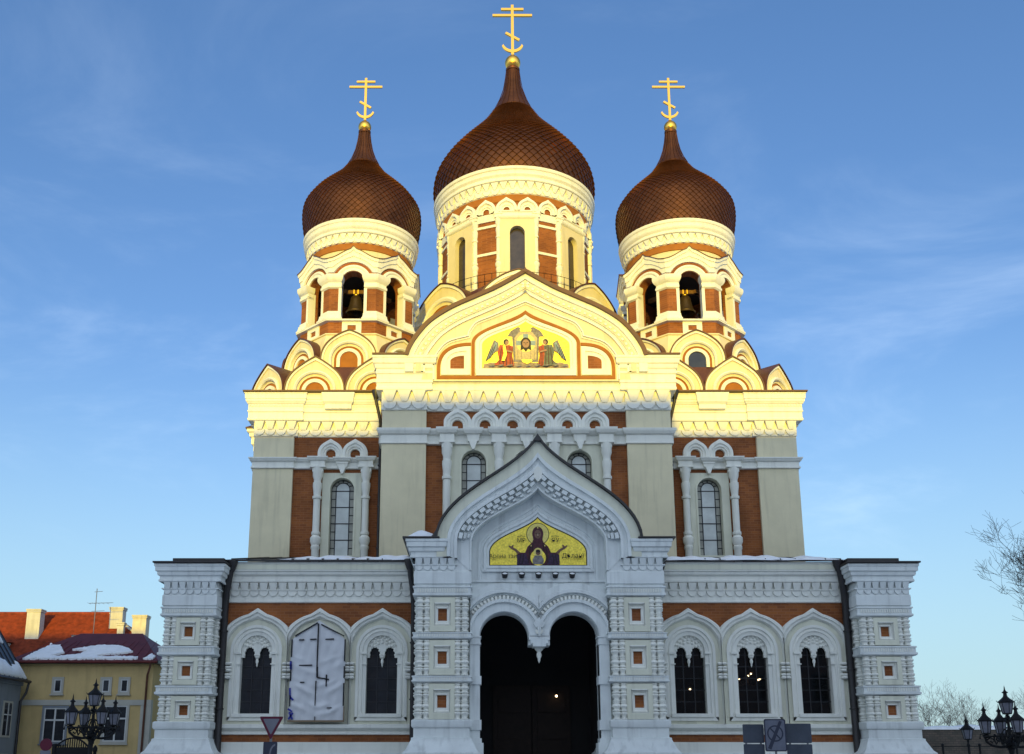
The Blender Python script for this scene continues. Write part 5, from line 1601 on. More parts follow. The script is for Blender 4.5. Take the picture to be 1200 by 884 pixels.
def candelabrum(x, y, ztop, s, label, turn=20):
    t = thing('street_lamp', label, 'street lamp', (x, y, 0), 'many-branched street lamps')
    zl = ztop - 1.2*s*0.82                  # foot of the top lantern
    zb = zl - 0.68*s                        # foot of the ring of lanterns
    zr = zb - 0.44*s                        # underside of the scroll basket
    m = M()
    m.lathe([(0.30*s,0),(0.30*s,0.15),(0.22*s,0.2),(0.20*s,0.55),(0.14*s,0.62),(0.11*s,0.75),(0.085*s,0.9),(0.075*s,zr-0.25*s),(0.10*s,zr-0.22*s),(0.10*s,zr-0.15*s),(0.14*s,zr-0.08*s),(0.09*s,zr-0.02*s),(0.16*s,zr+0.04*s),(0.17*s,zr+0.12*s),(0.06*s,zr+0.2*s),(0.05*s,zl-0.14*s)], 14, x, y, 'iron')
    m.build('post', t, 35)
    m = M()
    for k in range(4):
        a = R(turn + 90*k)
        c_, s_ = math.cos(a), math.sin(a)
        def pt(r, z):
            return (x + r*s*c_, y + r*s*s_, z)
        m.tube([pt(0.08,zr),pt(0.35,zr-0.03*s),pt(0.62,zr+0.02*s),pt(0.80,zr+0.16*s),pt(0.83,zr+0.30*s),pt(0.78,zb-0.12*s)], 0.045*s, 'iron', 7)
        m.tube([pt(0.80,zr+0.20*s),pt(0.66,zr+0.30*s),pt(0.54,zr+0.22*s),pt(0.60,zr+0.12*s),pt(0.68,zr+0.18*s)], 0.03*s, 'iron', 6)
        m.tube([pt(0.10,zr+0.1*s),pt(0.25,zr+0.34*s),pt(0.42,zr+0.36*s),pt(0.46,zr+0.22*s),pt(0.36,zr+0.16*s),pt(0.32,zr+0.24*s)], 0.032*s, 'iron', 6)
        m.tube([pt(0.06,zb+0.2*s),pt(0.2,zb+0.1*s),pt(0.3,zr+0.4*s),pt(0.16,zr+0.3*s)], 0.024*s, 'iron', 6)
        m.tube([pt(0.70,zb-0.06*s),pt(0.9,zb-0.06*s),pt(0.98,zb-0.02*s),pt(1.0,zb-0.14*s)], 0.018*s, 'iron', 5)
        m.sphere(pt(1.0, zb-0.16*s), 0.035*s, 'iron', 8, 5)
        m.lathe([(0.02,zb-0.16*s),(0.14*s,zb-0.12*s),(0.10*s,zb-0.06*s)], 8, *pt(0.78,0)[:2], 'iron')
        b = R(turn + 90*k + 45)
        for r0 in (0.30, 0.5):
            m.tube([(x + r0*s*math.cos(b + 0.25*q), y + r0*s*math.sin(b + 0.25*q), zr + s*(0.08 + 0.22*abs(q)*0.5)) for q in (-3,-2,-1,0,1,2,3)], 0.026*s, 'iron', 5)
    ring = [(x + 0.78*s*math.cos(2*math.pi*i/32), y + 0.78*s*math.sin(2*math.pi*i/32), zb - 0.1*s) for i in range(33)]
    m.tube(ring, 0.018*s, 'iron', 5)
    m.lathe([(0.05*s,zl-0.22*s),(0.16*s,zl-0.16*s),(0.05*s,zl-0.1*s)], 10, x, y, 'iron')
    for k in range(4):
        a = R(45 + 90*k)
        m.tube([(x,y,zl-0.3*s),(x+0.16*s*math.cos(a),y+0.16*s*math.sin(a),zl-0.22*s),(x+0.2*s*math.cos(a),y+0.2*s*math.sin(a),zl-0.06*s)], 0.016*s, 'iron', 5)
    m.build('scroll_arms', t, 40)
    for k in range(4):
        a = R(turn + 90*k)
        lantern(t, x + 0.78*s*math.cos(a), y + 0.78*s*math.sin(a), zb, s*0.90, 0.84)
    lantern(t, x, y, zl, s*0.82, 1.02)
    return t
candelabrum(-14.26, 33.0, 4.29, 0.88, 'black five lantern street lamp before the yellow house', 42)
candelabrum(14.68, 33.0, 4.06, 0.90, 'black five lantern street lamp at the right edge before the stone wall', -7)
def post_lamp(x, y, ztop, s, label):
    t = thing('street_lamp', label, 'street lamp', (x, y, 0))
    m = M()
    zl = ztop - 1.2*s
    m.lathe([(0.20*s,0),(0.20*s,0.25),(0.11*s,0.35),(0.08*s,0.6),(0.06*s,zl-0.35*s),(0.10*s,zl-0.3*s),(0.05*s,zl-0.2*s),(0.05*s,zl-0.1*s)], 12, x, y, 'iron')
    m.build('post', t, 35)
    lantern(t, x, y, zl, s)
    return t
post_lamp(18.95, 45.0, 3.66, 0.86, 'small single lantern lamp post beside the many branched lamp')

# ================================================================ SIGNS
mat('sign_red', (0.10, 0.012, 0.028), 0.45)
mat('sign_face', (0.16, 0.16, 0.19), 0.5, var=0.1, vscale=4)
mat('sign_back', (0.055, 0.065, 0.085), 0.5, var=0.2, vscale=3)
mat('sign_pale', (0.13, 0.14, 0.18), 0.5, var=0.15, vscale=5)
mat('sign_ink', (0.035, 0.038, 0.06), 0.5)
mat('steel', (0.22, 0.22, 0.23), 0.4, 0.7)
def rounded(pts, r=0.04, n=5):
    out = []
    N = len(pts)
    for i in range(N):
        p, a, b = Vector(pts[i]), Vector(pts[i-1]), Vector(pts[(i+1) % N])
        p0 = p + (a - p).normalized()*r*1.4
        p1 = p + (b - p).normalized()*r*1.4
        for k in range(n + 1):
            t_ = k/n
            q = p0*(1-t_)**2 + p*2*t_*(1-t_) + p1*t_*t_
            out.append((q.x, q.y))
    return out
t = thing('yield_sign', 'red bordered give way triangle above a dark plate before the left wing', 'traffic sign', (-8.02, 30.0, 0))
m = M()
m.tube([(-8.02,30.06,0),(-8.02,30.06,2.9)], 0.035, 'steel', 10)
m.build('post', t, 40)
m = M()
tri = [(-8.37,2.96),(-7.67,2.96),(-8.02,2.30)]
m.prism(rounded(tri, 0.04), 30.0, 30.02, 'sign_red')
inn = [(-8.26,2.895),(-7.78,2.895),(-8.02,2.44)]
m.flat(rounded(inn, 0.03), 29.996, 'sign_face')
m.build('sign_plate', t, 0)
m = M()
m.prism(rounded([(-8.22,2.25),(-7.82,2.25),(-7.82,1.5),(-8.22,1.5)], 0.03), 30.0, 30.02, 'sign_ink')
m.arcloft([([(-8.05 + 0.02*math.cos(0), 1.55),(-8.05,1.9),(-8.02,2.05),(-7.96,2.15),(-7.88,2.2)],29.996,''),([(-8.00,1.55),(-8.00,1.9),(-7.98,2.02),(-7.94,2.1),(-7.88,2.14)],29.996,'sign_face')])
m.build('lower_plate', t, 0)

def plain_board(x, z0, z1, w, label, y):
    t = thing('notice_board', label, 'notice board', (x, y, 0))
    for q in (-1, 1):
        m = M()
        m.tube([(x + q*w*0.35, y + 0.05, 0), (x + q*w*0.35, y + 0.05, z1 - 0.05)], 0.03, 'steel', 8)
        m.build('post', t, 40)
    zm = z0 + (z1 - z0)*0.60
    for a, b in ((z0, zm - 0.015), (zm + 0.015, z1)):
        m = M()
        m.prism(rounded([(x-w/2,b),(x+w/2,b),(x+w/2,a),(x-w/2,a)], 0.025), y, y + 0.022, 'sign_back')
        m.box(x - w/2 + 0.03, x + w/2 - 0.03, y + 0.022, y + 0.045, (a+b)/2 - 0.02, (a+b)/2 + 0.02, 'steel')
        m.build('panel', t, 0)
    return t
plain_board(5.58, 1.40, 2.71, 0.58, 'dark blank notice board just left of the crossed circle sign', 29.1)
plain_board(6.84, 1.36, 2.73, 0.70, 'dark blank notice board just right of the crossed circle sign', 29.1)
t = thing('stopping_sign', 'grey rectangular sign with a crossed circle between two dark boards', 'traffic sign', (6.16, 29.0, 0))
m = M()
m.tube([(6.16,29.05,0),(6.16,29.05,2.8)], 0.032, 'steel', 10)
m.build('post', t, 40)
m = M()
m.prism(rounded([(5.86,2.85),(6.46,2.85),(6.46,1.97),(5.86,1.97)], 0.04), 29.0, 29.02, 'sign_ink')
m.flat(rounded([(5.895,2.815),(6.425,2.815),(6.425,2.005),(5.895,2.005)], 0.03), 28.996, 'sign_pale')
c = (6.155, 2.455)
m.loft([[(c[0]+0.225*math.cos(2*math.pi*i/32), 28.992, c[1]+0.225*math.sin(2*math.pi*i/32)) for i in range(32)],[(c[0]+0.185*math.cos(2*math.pi*i/32), 28.992, c[1]+0.185*math.sin(2*math.pi*i/32)) for i in range(32)]], 'sign_ink', True)
m.flat([(c[0]-0.14,c[1]+0.12),(c[0]-0.11,c[1]+0.15),(c[0]+0.14,c[1]-0.12),(c[0]+0.11,c[1]-0.15)], 28.990, 'sign_ink')
m.flat([(5.93,2.06),(6.02,2.02),(6.36,2.78),(6.28,2.80)], 28.988, 'sign_ink')
m.build('sign_plate', t, 0)

t = thing('round_sign', 'round dark red sign over a pale plate below the yellow house window', 'traffic sign', (-15.26, 32.0, 0))
m = M()
m.tube([(-15.26,32.05,0),(-15.26,32.05,2.3)], 0.03, 'steel', 10)
m.build('post', t, 40)
m = M()
m.prism([(-15.26 + 0.185*math.cos(2*math.pi*i/28), 2.20 + 0.185*math.sin(2*math.pi*i/28)) for i in range(28)], 32.0, 32.02, 'sign_red')
m.build('sign_plate', t, 0)
m = M()
m.prism(rounded([(-15.42,2.03),(-15.10,2.03),(-15.10,1.6),(-15.42,1.6)], 0.02), 32.0, 32.02, 'sign_face')
m.build('lower_plate', t, 0)
t = thing('iron_gate', 'black wrought iron gate with a curved top under the yellow house', 'gate', (-15.1, 34.0, 0))
m = M()
gx0, gx1, gy = -15.75, -14.72, 34.0
for i in range(15):
    x = gx0 + (gx1 - gx0)*i/14
    u = (i - 7)/7
    m.tube([(x,gy,0.05),(x,gy,2.22 + 0.22*(1 - u*u)*(1 if u > -0.55 else 0.2))], 0.02, 'iron', 5)
m.tube([(gx0 + (gx1-gx0)*i/14, gy, 2.18 + 0.26*(1-((i-7)/7)**2)) for i in range(15)], 0.03, 'iron', 6)
m.tube([(gx0-0.2,gy,2.2),(gx0,gy,2.24),(gx0+0.15,gy,2.2)], 0.035, 'iron', 6)
m.box(gx0, gx1, gy - 0.02, gy + 0.02, 0.3, 0.36, 'iron')
m.box(gx0, gx1, gy - 0.02, gy + 0.02, 1.7, 2.15, 'iron')
m.build('gate_leaf', t, 0)
for x in (gx0 - 0.06, gx1 + 0.06):
    m = M()
    m.box(x - 0.05, x + 0.05, gy - 0.05, gy + 0.05, 0, 2.25, 'iron')
    m.build('gate_post', t, 0)
m = M()
m.lathe([(0.09,0),(0.09,0.1),(0.06,0.15),(0.055,2.0),(0.075,2.03),(0.075,2.12),(0.03,2.2),(0.005,2.22)], 10, -14.48 - 0.0, 34.0, 'iron')
tag(m.build('bollard', None, 40), 'thin black iron bollard right of the wrought iron gate', 'bollard')

t = thing('railing', 'thin black iron railing before the stone wall right of the cathedral', 'railing', (18.7, 45, 0))
m = M()
for z in (1.5, 2.33):
    m.box(17.4, 21.2, 44.98, 45.02, z - 0.015, z + 0.015, 'iron')
for i in range(18):
    m.box(17.85 + i*0.19 - 0.006, 17.85 + i*0.19 + 0.006, 44.99, 45.01, 1.5, 1.6, 'iron')
m.build('rails', t, 0)
for x in (17.84, 19.42, 21.0):
    m = M()
    m.lathe([(0.05,0),(0.045,2.34),(0.06,2.36),(0.06,2.42),(0.01,2.46)], 8, x, 45.0, 'iron')
    m.build('railing_post', t, 30)

# ================================================================ STONE WALL AND BANK
brick_mat('rubble', (0.125, 0.098, 0.078), (0.085, 0.076, 0.062), (0.075, 0.066, 0.058), 0.34, 0.15, 0.02, 0.8, 0.9)
t = thing('stone_wall', 'rough brown stone wall topped with snow right of the cathedral', 'wall', (46, 70, 0))
m = M()
m.box(24.5, 95, 70, 70.9, 0, 3.78, 'rubble')
m.build('wall', t, 0)
m = M()
rows = []
for i in range(120):
    x = 24.5 + i*0.59
    h = 0.26 + 0.05*math.sin(i*0.7) + 0.04*math.sin(i*1.9)
    rows.append([(x,69.93,3.78),(x,69.95,3.78+h*0.7),(x,70.2,3.78+h),(x,70.7,3.78+h),(x,70.95,3.78+h*0.6),(x,70.97,3.78)])
m.loft(rows, 'snow')
m.build('snow_cap', t, 60)

# ================================================================ HOUSES
mat('house_yellow', (0.54, 0.40, 0.18), 0.85, var=0.16, vscale=0.7, bump=0.15, bscale=12, streak=0.15)
mat('house_grey', (0.20, 0.225, 0.25), 0.85, var=0.12, vscale=0.8, streak=0.15)
mat('house_white', (0.55, 0.53, 0.48), 0.85, var=0.15, vscale=1.5, streak=0.15)
mat('trim_pale', (0.42, 0.41, 0.36), 0.8, var=0.1)
mat('frame_white', (0.55, 0.56, 0.55), 0.6)
mat('roof_red', (0.115, 0.018, 0.018), 0.6, var=0.3, vscale=1.5)
mat('tile_orange', (0.25, 0.046, 0.018), 0.8, var=0.45, vscale=2.5)
mat('chimney_yellow', (0.60, 0.55, 0.43), 0.85, var=0.15, vscale=2, streak=0.25)
def house_window(parent, cx, cz, w, h, y, trim='trim_pale', bars=(1, 1), curtain=True):
    m = M()
    b = 0.12
    m.wall([(cx-w/2-b,cz-h/2-b),(cx+w/2+b,cz-h/2-b),(cx+w/2+b,cz+h/2+b),(cx-w/2-b,cz+h/2+b)], [[(cx-w/2,cz-h/2),(cx+w/2,cz-h/2),(cx+w/2,cz+h/2),(cx-w/2,cz+h/2)]], y - 0.07, y + 0.02, trim, trim)
    m.box(cx - w/2 - b - 0.05, cx + w/2 + b + 0.05, y - 0.14, y, cz - h/2 - b - 0.06, cz - h/2 - b, trim)
    ob = m.build('window', parent, 0)
    f = M()
    t_ = 0.045
    f.wall([(cx-w/2,cz-h/2),(cx+w/2,cz-h/2),(cx+w/2,cz+h/2),(cx-w/2,cz+h/2)], [[(cx-w/2+t_*1.5,cz-h/2+t_*1.5),(cx+w/2-t_*1.5,cz-h/2+t_*1.5),(cx+w/2-t_*1.5,cz+h/2-t_*1.5),(cx-w/2+t_*1.5,cz+h/2-t_*1.5)]], y - 0.045, y - 0.01, 'frame_white', 'frame_white')
    for i in range(bars[0]):
        x = cx - w/2 + w*(i+1)/(bars[0]+1)
        f.box(x - t_, x + t_, y - 0.048, y - 0.012, cz - h/2 + 0.05, cz + h/2 - 0.05, 'frame_white')
    for i in range(bars[1]):
        z = cz + h*0.14 if bars[1] == 1 else cz - h/2 + h*(i+1)/(bars[1]+1)
        f.box(cx - w/2 + 0.05, cx + w/2 - 0.05, y - 0.05, y - 0.014, z - t_, z + t_, 'frame_white')
    f.build('frame', ob, 0)
    g = M()
    g.flat([(cx-w/2+0.02,cz-h/2+0.02),(cx+w/2-0.02,cz-h/2+0.02),(cx+w/2-0.02,cz+h/2-0.02),(cx-w/2+0.02,cz+h/2-0.02)], y - 0.03, 'pane_dark')
    g.build('pane', ob, 0)

def hip_roof(m, x0, x1, y0, y1, ze, zr, over, hipl, hipr, mt, soffit='roof_dark'):
    a, b, c, d = x0 - over, x1 + over, y0 - over, y1 + over
    ym = (c + d)/2
    P = [(a,c,ze),(b,c,ze),(b,d,ze),(a,d,ze),(a+hipl,ym,zr),(b-hipr,ym,zr)]
    m.add(P, [(0,1,5,4),(1,2,5),(2,3,4,5),(3,0,4)], mt)
    Q = [(x, y, z - 0.16) for x, y, z in P[:4]]
    m.add(P[:4] + Q, [(0,1,5,4),(1,2,6,5),(2,3,7,6),(3,0,4,7),(4,5,6,7)], soffit)

# the yellow house
t = thing('yellow_house', 'two storey ochre yellow house with a snowy dark red roof', 'house', (-24.2, 58, 0))
hx0, hx1, hy = -28.2, -20.35, 58.0
m = M()
m.box(hx0, hx1, hy, hy + 9, 0, 7.15, 'house_yellow')
m.box(hx0 - 0.03, hx0 + 0.55, hy - 0.04, hy + 0.3, 0, 4.75, 'trim_pale')
m.box(hx1 - 0.55, hx1 + 0.03, hy - 0.04, hy + 0.3, 0, 4.75, 'trim_pale')
m.box(hx0 - 0.03, hx1 + 0.03, hy - 0.06, hy + 0.3, 4.75, 5.05, 'trim_pale')
m.box(hx0 - 0.1, hx1 + 0.1, hy - 0.12, hy + 0.3, 6.95, 7.15, 'house_yellow')
m.build('wall', t, 0)
for cx_, w_ in ((-25.63, 0.42), (-22.93, 0.42), (-22.2 + 0.3, 0.42)):
    house_window(t, cx_, 5.83, w_, 0.72, hy, 'trim_pale', (0, 0))
house_window(t, -25.62, 3.68, 1.22, 1.85, hy, 'roof_dark' if False else 'house_grey', (1, 1))
house_window(t, -22.25, 3.75, 1.25, 1.95, hy, 'trim_pale', (1, 1))
m = M()
hip_roof(m, hx0, hx1, hy, hy + 9, 7.2, 9.3, 0.35, 2.2, 2.6, 'roof_red')
for k in range(15):
    x = hx0 + 0.4 + k*0.53
    m.tube([(x, hy - 0.33, 7.24), (x + (0.25 if k < 4 else (-0.3 if k > 10 else 0)), hy + 3.0, 8.65)], 0.02, 'roof_red', 4)
rf = m.build('roof', t, 0)
m = M()
m.tube([(hx0-0.3,hy-0.42,7.12),(hx1+0.3,hy-0.42,7.12)], 0.07, 'roof_red', 8)
m.build('gutter', rf, 40)
m = M()
m.tube([(hx1-0.05,hy-0.42,7.1),(hx1-0.1,hy-0.35,6.8),(hx1-0.28,hy-0.12,6.4),(hx1-0.32,hy-0.10,0.2)], 0.06, 'roof_brown', 8)
m.build('downpipe', t, 40)
# snow patches on its front slope
def slope_snow(outline, x_, y_, z_, seed, th=0.09, slope=0.61, label=None):
    """outline in (x, distance up the slope in y) on a roof plane rising with y"""
    r = random.Random(seed)
    pts = []
    for (a, b), (c, d) in zip(outline, outline[1:] + outline[:1]):
        n = max(2, int(math.hypot(c-a, d-b)/0.10))
        for i in range(n):
            u = i/n
            pts.append((a + (c-a)*u + r.uniform(-0.05,0.05), b + (d-b)*u + r.uniform(-0.06,0.06)))
    tri = tessellate_polygon([[Vector((p[0], p[1], 0)) for p in pts]])
    n = len(pts)
    top = [(x_ + p[0], y_ + p[1], z_ + p[1]*slope + th + r.uniform(-0.02,0.02)) for p in pts]
    bot = [(x_ + p[0], y_ + p[1], z_ + p[1]*slope - 0.02) for p in pts]
    m = M()
    m.add(top + bot, [tuple(q) for q in tri] + [(i, (i+1) % n, n+(i+1) % n, n+i) for i in range(n)], 'snow')
    ob = m.build('snow', None, 0)
    return tag(ob, label, 'snow', kind='stuff')
SL = 2.1/4.85
slope_snow([(0.55,0.12),(2.3,0.15),(2.35,0.5),(1.9,0.55),(2.4,1.15),(1.6,2.45),(1.05,2.4),(0.8,1.5)], hx0, hy - 0.35, 7.22, 1, 0.09, SL, label='left snow patch on the yellow house roof')
slope_snow([(2.3,0.12),(6.9,0.12),(6.95,0.35),(5.6,0.5),(5.5,0.4),(4.6,0.45),(4.5,0.7),(6.3,1.25),(6.0,1.7),(5.2,2.3),(3.9,2.4),(3.2,2.0),(2.6,1.7),(3.6,1.5),(3.45,0.9),(2.4,0.5)], hx0, hy - 0.35, 7.22, 2, 0.09, SL, label='wide middle snow patch on the yellow house roof')
slope_snow([(7.3,0.15),(7.8,0.1),(7.85,0.5),(7.5,0.9)], hx0, hy - 0.35, 7.22, 3, 0.07, SL, label='small right snow patch on the yellow house roof')

# the long house with orange tiles behind it
t = thing('tiled_house', 'long house with a sunlit orange tile roof behind the yellow house', 'house', (-42, 88, 0))
m = M()
m.box(-60, -28.0, 88, 99, 0, 9.4, 'house_white')
m.build('wall', t, 0)
m = M()
hip_roof(m, -60, -28.0, 88, 99, 9.4, 14.9, 0.5, 6.5, 8.4, 'tile_orange')
for i in range(46):                                             # rows of round tiles on the front slope
    u = i/46
    y = 87.5 + 6*u
    m.tube([(-60.5 + 6.5*u, y, 9.43 + 5.5*u), (-27.5 - 8.4*u, y, 9.43 + 5.5*u)], 0.045, 'tile_orange', 4)
m.tube([(-54,93.5,14.93),(-35.9,93.5,14.93)], 0.14, 'tile_orange', 8)
m.tube([(-35.9,93.5,14.93),(-27.5,87.5,9.45)], 0.13, 'trim_pale', 8)
rf = m.build('roof', t, 0)
def chimney(cx_, cy_, w, z0, z1, mt='house_white', pots=0):
    m = M()
    m.rect(cx_-w/2, cx_+w/2, cy_-w*0.4, cy_+w*0.4, [(0,z0),(0,z1-0.28),(0.07,z1-0.25),(0.07,z1-0.16),(0.03,z1-0.14),(0.09,z1-0.08),(0.09,z1)], mt)
    m.box(cx_-w/2+0.12, cx_+w/2-0.12, cy_-w*0.3, cy_+w*0.3, z1, z1+0.02, 'roof_dark')
    ch = m.build('chimney', rf, 0)
    return ch
chimney(-41.6, 91.0, 1.2, 11.0, 14.9, 'house_white')
chimney(-34.7, 92.2, 1.15, 11.5, 15.25, 'house_white')
chimney(-31.9, 90.2, 1.2, 10.0, 14.25, 'chimney_yellow')
chimney(-33.55, 90.0, 0.55, 10.5, 13.6, 'house_white')
chimney(-29.3, 93.0, 1.3, 9.5, 12.9, 'chimney_yellow')
for (dx, dz) in ((-43.8, 11.0), (-36.6, 11.6)):                   # dormers
    m = M()
    m.box(dx - 0.7, dx + 0.7, 88.6, 91.5, dz - 0.6, dz + 0.75, 'house_white')
    m.add([(dx-0.9,88.4,dz+0.72),(dx+0.9,88.4,dz+0.72),(dx+0.9,92,dz+1.0),(dx-0.9,92,dz+1.0)], [(0,1,2,3)], 'roof_dark')
    m.box(dx - 0.45, dx + 0.45, 88.56, 88.62, dz - 0.35, dz + 0.5, 'house_white')
    m.build('dormer', rf, 0)
m = M()
m.tube([(-35.4,88.5,9.9),(-35.4,88.5,16.4)], 0.035, 'steel', 6)
for z, w in ((16.1,0.5),(15.1,1.5),(14.4,0.8)):
    m.tube([(-35.4-w*0.4,88.5,z),(-35.4+w,88.5,z+0.05)], 0.022, 'steel', 5)
for k in range(5):
    m.tube([(-36.0+k*0.4,88.1,15.1),(-36.0+k*0.4,88.9,15.1)], 0.012, 'steel', 4)
m.build('antenna', rf, 0)
slope_snow([(0,0.2),(2.3,0.2),(2.4,0.7),(2.0,1.2),(1.6,1.0),(1.2,1.4),(0.7,1.1),(0.3,1.5)], -39.9, 88.6, 10.4, 4, 0.1, 5.5/6, label='ragged snow on the orange tile roof by the antenna')
slope_snow([(0,0.2),(1.5,0.1),(1.2,0.9),(0.4,1.2)], -44.8, 88.3, 10.15, 14, 0.1, 5.5/6, label='snow on the orange tile roof at the left edge')

# the blue-grey house at the edge
t = thing('grey_house', 'blue grey house with snow on its steep dark roof at the left edge', 'house', (-31, 51, 0))
GX = -27.25
m = M()
m.box(GX - 7, GX, 44.5, 57.0, 0, 6.15, 'house_grey')
m.box(GX - 0.05, GX + 0.10, 44.4, 57.05, 5.75, 6.1, 'house_grey')
m.add([(GX-7,57,6.1),(GX,57,6.1),(GX-3.5,57,11.6)], [(0,1,2)], 'house_grey')
m.build('wall', t, 0)
m = M()
k = (11.7-6.05)/3.75
m.add([(GX+0.25,44.2,6.05),(GX+0.25,57.2,6.05),(GX-3.5,57.2,11.7),(GX-3.5,44.2,11.7),(GX+0.35,44.2,5.92),(GX+0.35,57.2,5.92),(GX-7.25,57.2,6.05),(GX-7.25,44.2,6.05)], [(0,1,2,3),(0,1,5,4),(2,3,7,6)], 'roof_dark')
for i in range(24):
    y = 44.5 + i*0.55
    m.tube([(GX+0.25,y,6.08),(GX-3.5,y,11.73)], 0.022, 'roof_dark', 4)
m.tube([(GX+0.38,44.2,5.98),(GX+0.38,57.25,5.98)], 0.08, 'roof_dark', 8)
m.build('roof', t, 0)
m = M()
m.tube([(GX+0.36,57.1,5.9),(GX+0.3,57.05,5.4),(GX+0.10,56.9,4.9),(GX+0.10,56.9,0.2)], 0.07, 'roof_dark', 8)
m.build('downpipe', t, 40)
for wy in (55.6, 52.9, 50.2, 47.5):
    for wz, hh in ((3.9, 1.7), (1.2, 1.6)):
        m = M()
        m.box(GX - 0.02, GX + 0.05, wy - 0.55, wy + 0.55, wz - hh/2 - 0.1, wz + hh/2 + 0.1, 'trim_pale')
        w_ = m.build('window', t, 0)
        m = M()
        m.box(GX + 0.05, GX + 0.06, wy - 0.42, wy + 0.42, wz - hh/2, wz + hh/2, 'pane_dark')
        m.box(GX + 0.05, GX + 0.08, wy - 0.03, wy + 0.03, wz - hh/2, wz + hh/2, 'frame_white')
        m.box(GX + 0.05, GX + 0.08, wy - 0.42, wy + 0.42, wz + 0.2, wz + 0.26, 'frame_white')
        m.build('pane', w_, 0)
rs = random.Random(9)
for (w0, w1, y0, y1) in ((0.05, 0.62, 44.3, 57.1), (1.25, 2.35, 44.6, 56.6)):
    mS = M()
    rows = []
    for i in range(60):
        y = y0 + (y1 - y0)*i/59
        e = 1 if 2 < i < 57 else 0.6
        a_ = w0 + (0.12*math.sin(i*0.9) + rs.uniform(-0.06,0.06) if w0 > 0.5 else 0)
        b_ = w1 + 0.16*math.sin(i*0.55) + rs.uniform(-0.09,0.09)
        P = lambda w, h: (GX + 0.25 - w + h*0.8, y, 6.05 + w*k + h*0.5)
        rows.append([P(a_, 0.0), P(a_+0.03, 0.10*e), P((a_+b_)/2, 0.13*e), P(b_-0.04, 0.10*e), P(b_, 0.0)])
    mS.loft(rows, 'snow')
    tag(mS.build('snow', None, 60), 'snow along the eave of the grey house' if w0 < 0.5 else 'snow halfway up the grey house roof', 'snow', kind='stuff')

# ================================================================ BARE TREES
mat('bark', (0.045, 0.036, 0.030), 0.9, var=0.3, vscale=4)
mat('twig', (0.10, 0.072, 0.06), 0.9, var=0.2, vscale=4)
def bare_tree(x, y, h, trunk_h, spread, seed, label, levels=6, lean=0.0, rad=0.22, group=None, tw='twig'):
    r = random.Random(seed)
    t = thing('bare_tree', label, 'tree', (x, y, 0), group)
    mt_, mc = M(), M()
    mt_.tube([(x,y,0),(x+0.05*h*lean*0.3,y,trunk_h*0.5),(x+lean*trunk_h*0.2,y,trunk_h)], [rad*1.35, rad, rad*0.85], 'bark', 9)
    base = Vector((x + lean*trunk_h*0.2, y, trunk_h))
    def grow(p, d, L, rd, lv):
        n = 4
        pts, rads = [p], [rd]
        q, dd = p.copy(), d.copy()
        for i in range(n):
            dd = (dd + Vector((r.uniform(-.22,.22), r.uniform(-.22,.22), r.uniform(-.10,.20)))).normalized()
            q = q + dd*(L/n)
            pts.append(q.copy())
            rads.append(max(0.006, rd*(1 - 0.55*(i+1)/n)))
        (mt_ if lv >= levels - 1 else mc).tube(pts, rads, 'bark' if lv >= levels - 2 else tw, 6 if lv >= levels - 2 else 3, False)
        if lv <= 0:
            return
        kids = r.randint(3, 4) if lv > 1 else r.randint(3, 5)
        for k in range(kids):
            i = r.randint(2, n) if k else n
            o = pts[i]
            ax = Vector((r.uniform(-1,1), r.uniform(-1,1), r.uniform(-0.25,0.75))).normalized()
            nd = (dd*(1.0 if k == 0 else 0.55) + ax*spread*(0.45 if k == 0 else 0.95)).normalized()
            grow(o, nd, L*r.uniform(0.62, 0.82), rads[i]*(0.85 if k == 0 else 0.62), lv - 1)
    L0 = (h - trunk_h)*0.36
    for k in range(5):
        a = 2*math.pi*k/5 + r.random()
        grow(base - Vector((0,0,0.15*k*0.3)), Vector((math.cos(a)*spread, math.sin(a)*spread, 0.9 if k else 1.6)).normalized(), L0*r.uniform(0.85,1.15), rad*0.55, levels - 1)
    mt_.build('trunk', t, 60)
    mc.build('crown', t, 0)
    return t
bare_tree(25.4, 40, 13.5, 4.6, 0.95, 12, 'tall bare tree reaching in from the right edge', 7, -0.2, 0.24, None, 'bark')
bare_tree(37.6, 90, 8.1, 2.2, 0.9, 22, 'leftmost low bare tree behind the stone wall', 5, 0, 0.14)
bare_tree(40.9, 92, 9.2, 2.4, 0.85, 31, 'middle bushy bare tree behind the stone wall', 5, 0, 0.16)
bare_tree(46.8, 88, 8.6, 2.4, 0.9, 44, 'bare tree behind the many branched lamp at the right edge', 5, 0, 0.16)
bare_tree(28.5, 78, 8.0, 2.5, 0.8, 53, 'bare tree hidden in part by the right corner pier', 5, 0, 0.12)

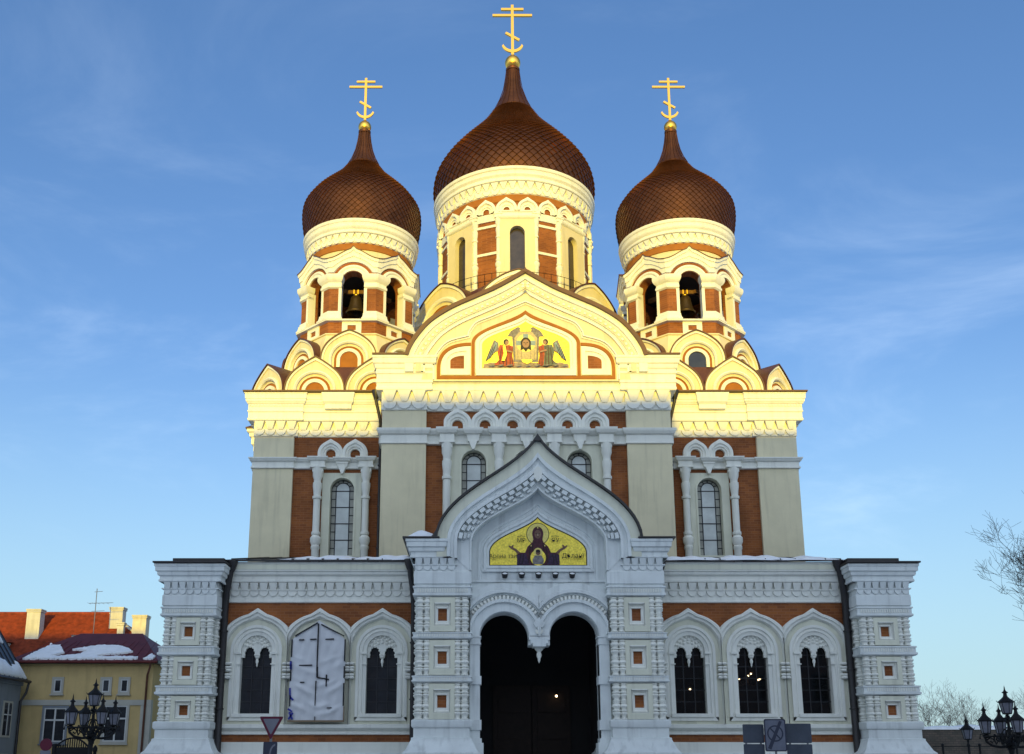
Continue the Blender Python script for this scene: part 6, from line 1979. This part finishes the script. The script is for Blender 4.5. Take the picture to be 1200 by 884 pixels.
# ================================================================ THE PALACE ACROSS THE SQUARE (throws the evening shadow)
mat('palace_pink', (0.60, 0.42, 0.36), 0.85, var=0.12, vscale=0.6, streak=0.1)
t = thing('palace', 'long pink palace with white window frames across the square behind the viewer', 'palace', (0, -22, 0))
m = M()
m.box(-75, 75, -40, -22, 0, 15.6, 'palace_pink')
m.box(-75.3, 75.3, -40.3, -21.7, 15.6, 16.4, 'trim_pale')
m.box(-75.1, 75.1, -40.1, -21.9, 0, 1.2, 'trim_pale')
m.build('wall', t, 0)
m = M()
hip_roof(m, -75, 75, -40, -22, 16.4, 23.05, 0.6, 3, 3, 'roof_red')
m.box(-10.2, 2.6, -33, -29, 16, 23.2, 'palace_pink')
m.add([(-10.4,-33.2,23.2),(2.8,-33.2,23.2),(2.8,-28.8,23.2),(-10.4,-28.8,23.2),(-10.1,-31,24.05),(2.5,-31,24.05)], [(0,1,5,4),(1,2,5),(2,3,4,5),(3,0,4)], 'roof_red')
m.build('roof', t, 0)
m = M()
m.box(-74, -33, -33.5, -28.5, 16, 23.0, 'palace_pink')  # unseen raised roof block, added to shade the lower tiled house roof
m.add([(-74.3,-33.8,23.0),(-32.7,-33.8,23.0),(-32.7,-28.2,23.0),(-74.3,-28.2,23.0),(-72,-31,24.3),(-34,-31,24.3)], [(0,1,5,4),(1,2,5),(2,3,4,5),(3,0,4)], 'roof_red')
m.build('shadow_attic', t, 0)
def palace_window(cx_, cz_, w_, h_):
    m = M()
    m.box(cx_-w_/2-0.15, cx_+w_/2+0.15, -22.0, -21.93, cz_-h_/2-0.15, cz_+h_/2+0.15, 'frame_white')
    m.box(cx_-w_/2, cx_+w_/2, -21.93, -21.91, cz_-h_/2, cz_+h_/2, 'pane_dark')
    m.box(cx_-0.04, cx_+0.04, -21.91, -21.88, cz_-h_/2, cz_+h_/2, 'frame_white')
    m.box(cx_-w_/2, cx_+w_/2, -21.91, -21.88, cz_+h_*0.12, cz_+h_*0.12+0.08, 'frame_white')
    m.build('window', t, 0)
for k in range(25):
    for cz_, h_ in ((4.2, 2.6), (8.4, 2.4), (12.4, 2.2)):
        palace_window(-60 + k*5.0, cz_, 1.4, h_)
m = M()
m.box(-1.2, 1.2, -22.1, -21.85, 0, 3.2, 'dark_wood')
m.build('door', t, 0)
